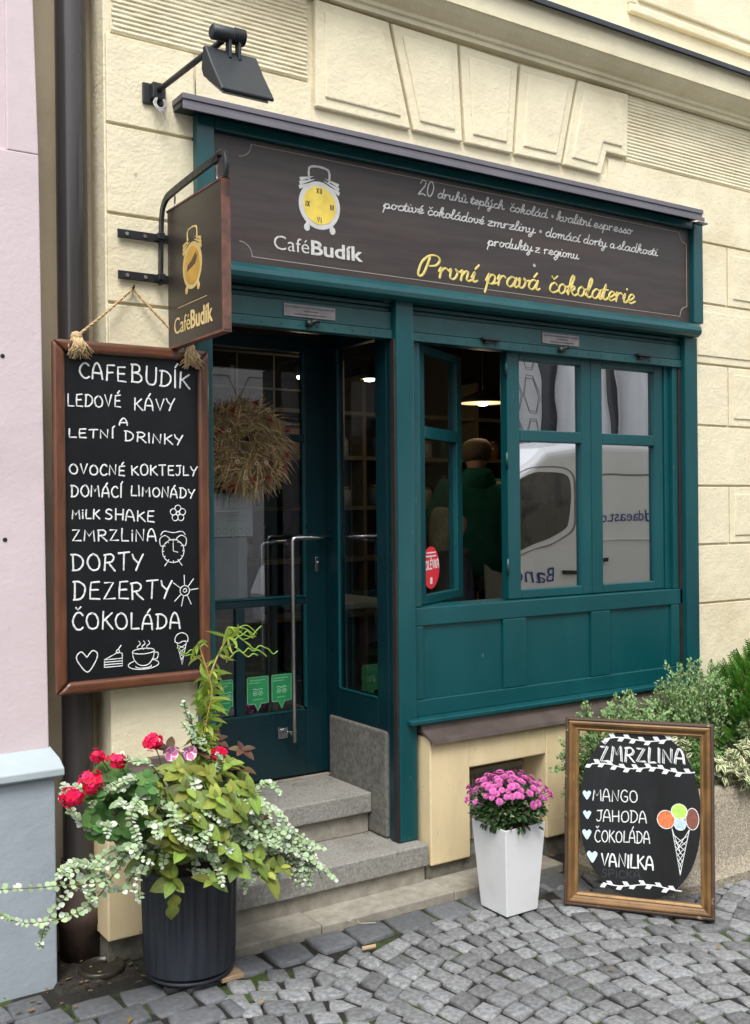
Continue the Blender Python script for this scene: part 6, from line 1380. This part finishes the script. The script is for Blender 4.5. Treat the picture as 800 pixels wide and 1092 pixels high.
b = B(); prism(b, [tuple(q_) for q_ in cr([(6.22, 1.22), (6.60, 1.29), (6.92, 1.39), (7.02, 1.50), (7.05, 1.70), (7.03, 1.86), (6.93, 1.93), (6.70, 1.945), (6.48, 1.92), (6.33, 1.82), (6.24, 1.66), (6.20, 1.42)], 5, closed=True)[:-1]], fvs, 0, .004); put('cab_window', fixn(b), m_vglass, vn)
b = B(); ribbon(b, cr([(6.17, 1.17), (6.60, 1.24), (6.95, 1.34), (7.07, 1.48), (7.10, 1.70), (7.08, 1.89), (6.96, 1.98), (6.70, 1.995), (6.45, 1.97), (6.28, 1.85), (6.18, 1.67), (6.14, 1.42)], 5, closed=True), .012, fvs, .006)
for u in (7.2, 8.6): ribbon(b, [(u, .5), (u, 2.1)], .012, fvs, .004)
ribbon(b, [(7.2, 1.93), (10.9, 1.93)], .02, fvs, .004); put('door_seam', b, M('grey_seam', (.2, .2, .21), .5), vn)
b = B(); ribbon(b, [(7.2, 1.30), (10.9, 1.30)], .016, fvs, .008); put('side_moulding', b, m_wpot, vn)
b = B(); box(b, 6.9, 7.12, .272, .31, 1.0, 1.04); box(b, 7.32, 7.5, .272, .31, 1.08, 1.12); put('door_handle', b, m_black, vn)
fr_m = lambda u, v, h: Vector((-u, .275 + h, v))
b = B(); text_bm(b, 'ddaeast.co', fr_m, -8.16, 1.475, -7.30, .12); put('side_lettering', b, m_bluel, vn)
b = B(); text_bm(b, 'Band', fr_m, -6.78, .93, -6.32, .15); put('side_lettering', b, m_bluel, vn)
for x in (5.8, 9.8):
    for y in (.12, -1.42): b = B(); lathe(b, [(0, -.1), (.33, -.1), (.34, -.06), (.34, .06), (.33, .1), (0, .1)], (0, 0, 0), 28); bmesh.ops.rotate(b, verts=b.verts, cent=(0, 0, 0), matrix=Matrix.Rotation(PI / 2, 3, 'X')); bmesh.ops.translate(b, verts=b.verts, vec=(x, y, .34)); put('wheel', b, m_black, vn)
uc = empty('reflection_cabinet', (3.6, -.3, 0), 'light grey cabinet added out of view to give the cafe door a grey reflection', 'cabinet')  # unseen cabinet, added so the door glass reflects something grey
b = B(); box(b, 3.25, 4.12, -.55, .12, .02, 1.62); put('body', b, M('light_grey_cabinet', (.48, .49, .52), .5, .05, 6), uc, bev=.01)
b = B(); box(b, 3.27, 3.67, .12, .128, .1, 1.55); box(b, 3.70, 4.10, .12, .128, .1, 1.55); put('door', b, M('light_grey_cabinet_door', (.44, .45, .48), .5, .05, 6), uc, bev=.004)
ob_ = empty('opposite_building', (10, -5, 0), 'pale rendered building across the street with stone window surrounds', 'building')
m_opp = M('pale_grey_render', (.72, .71, .70), .85, .08, 2); m_oppd = M('dark_window_void', (.03, .035, .04), .15)
b = B(); box(b, -6, 30, -5.4, -5, 0, 5.6); put('wall', b, m_opp, ob_)
for k in range(12):
    x = -4 + k * 2.9
    if 9.5 < x < 15: continue
    b = B(); box(b, x, x + 1.1, -5.02, -4.985, 1.0, 2.6) if k % 4 else box(b, x, x + 1.2, -5.02, -4.985, 0, 2.7); wv = put('window', b, m_oppd, ob_)
    b = B(); box(b, x, x + 1.1, -5.02, -4.985, 3.6, 5.2); put('window', b, m_oppd, ob_)
    b = B()
    for z0, z1 in ((.9, 2.7), (3.5, 5.3)): box(b, x - .14, x, -5, -4.93, z0, z1); box(b, x + 1.1, x + 1.24, -5, -4.93, z0, z1); box(b, x - .2, x + 1.3, -5, -4.9, z1, z1 + .14)
    put('window_surround', b, M('stone_surround', (.5, .49, .47), .8, .08, 4) if k == 0 else bpy.data.materials['stone_surround'], ob_, bev=.01)
    b = B(); fo_ = lambda u, v, h: Vector((u, -4.998 + h, v))
    for zz in (2.95, 3.7, 4.45):
        for xx in (x + 1.35, x + 1.95): ribbon(b, [(xx, zz + .3), (xx + .15, zz), (xx + .42, zz), (xx + .57, zz + .3), (xx + .42, zz + .6), (xx + .15, zz + .6), (xx, zz + .3)], .02, fo_, .003)
    put('incised_pattern', b, bpy.data.materials['grey_seam'], ob_)

for x0, x1, z0, z1, mt in ((11.50, 11.78, 2.6, 5.4, m_oppd), (13.0, 13.22, 2.6, 5.4, m_oppd), (14.25, 15.2, 2.9, 5.0, m_oppd), (9.6, 10.6, 1.0, 2.6, m_oppd)):
    b = B(); box(b, x0, x1, -5.02, -4.985, z0, z1); put('window', b, mt, ob_)
m_ctn = M('white_curtain_pilaster', (.80, .80, .80), .8, .1, 2, stretch=(6, 1, .3))
for xc, r_ in ((12.1, .30), (12.65, .16), (13.55, .28), (13.95, .10)):
    b = B(); tube(b, [(xc, -4.95, 0), (xc, -4.95, 2), (xc, -4.95, 5.4)], r_, 16); put('half_column', b, m_ctn, ob_)
b = B(); fo_ = lambda u, v, h: Vector((u, -4.998 + h, v))
for zz in (2.5, 3.15, 3.8, 4.45):
    for xx in (10.72, 11.10): 
        for o_ in (0, .035): ribbon(b, [(xx + o_, zz + .28), (xx + .10, zz + o_), (xx + .26, zz + o_), (xx + .37 - o_, zz + .28), (xx + .26, zz + .56 - o_), (xx + .10, zz + .56 - o_), (xx + o_, zz + .28)], .012, fo_, .003)
put('incised_pattern', b, bpy.data.materials['grey_seam'], ob_)
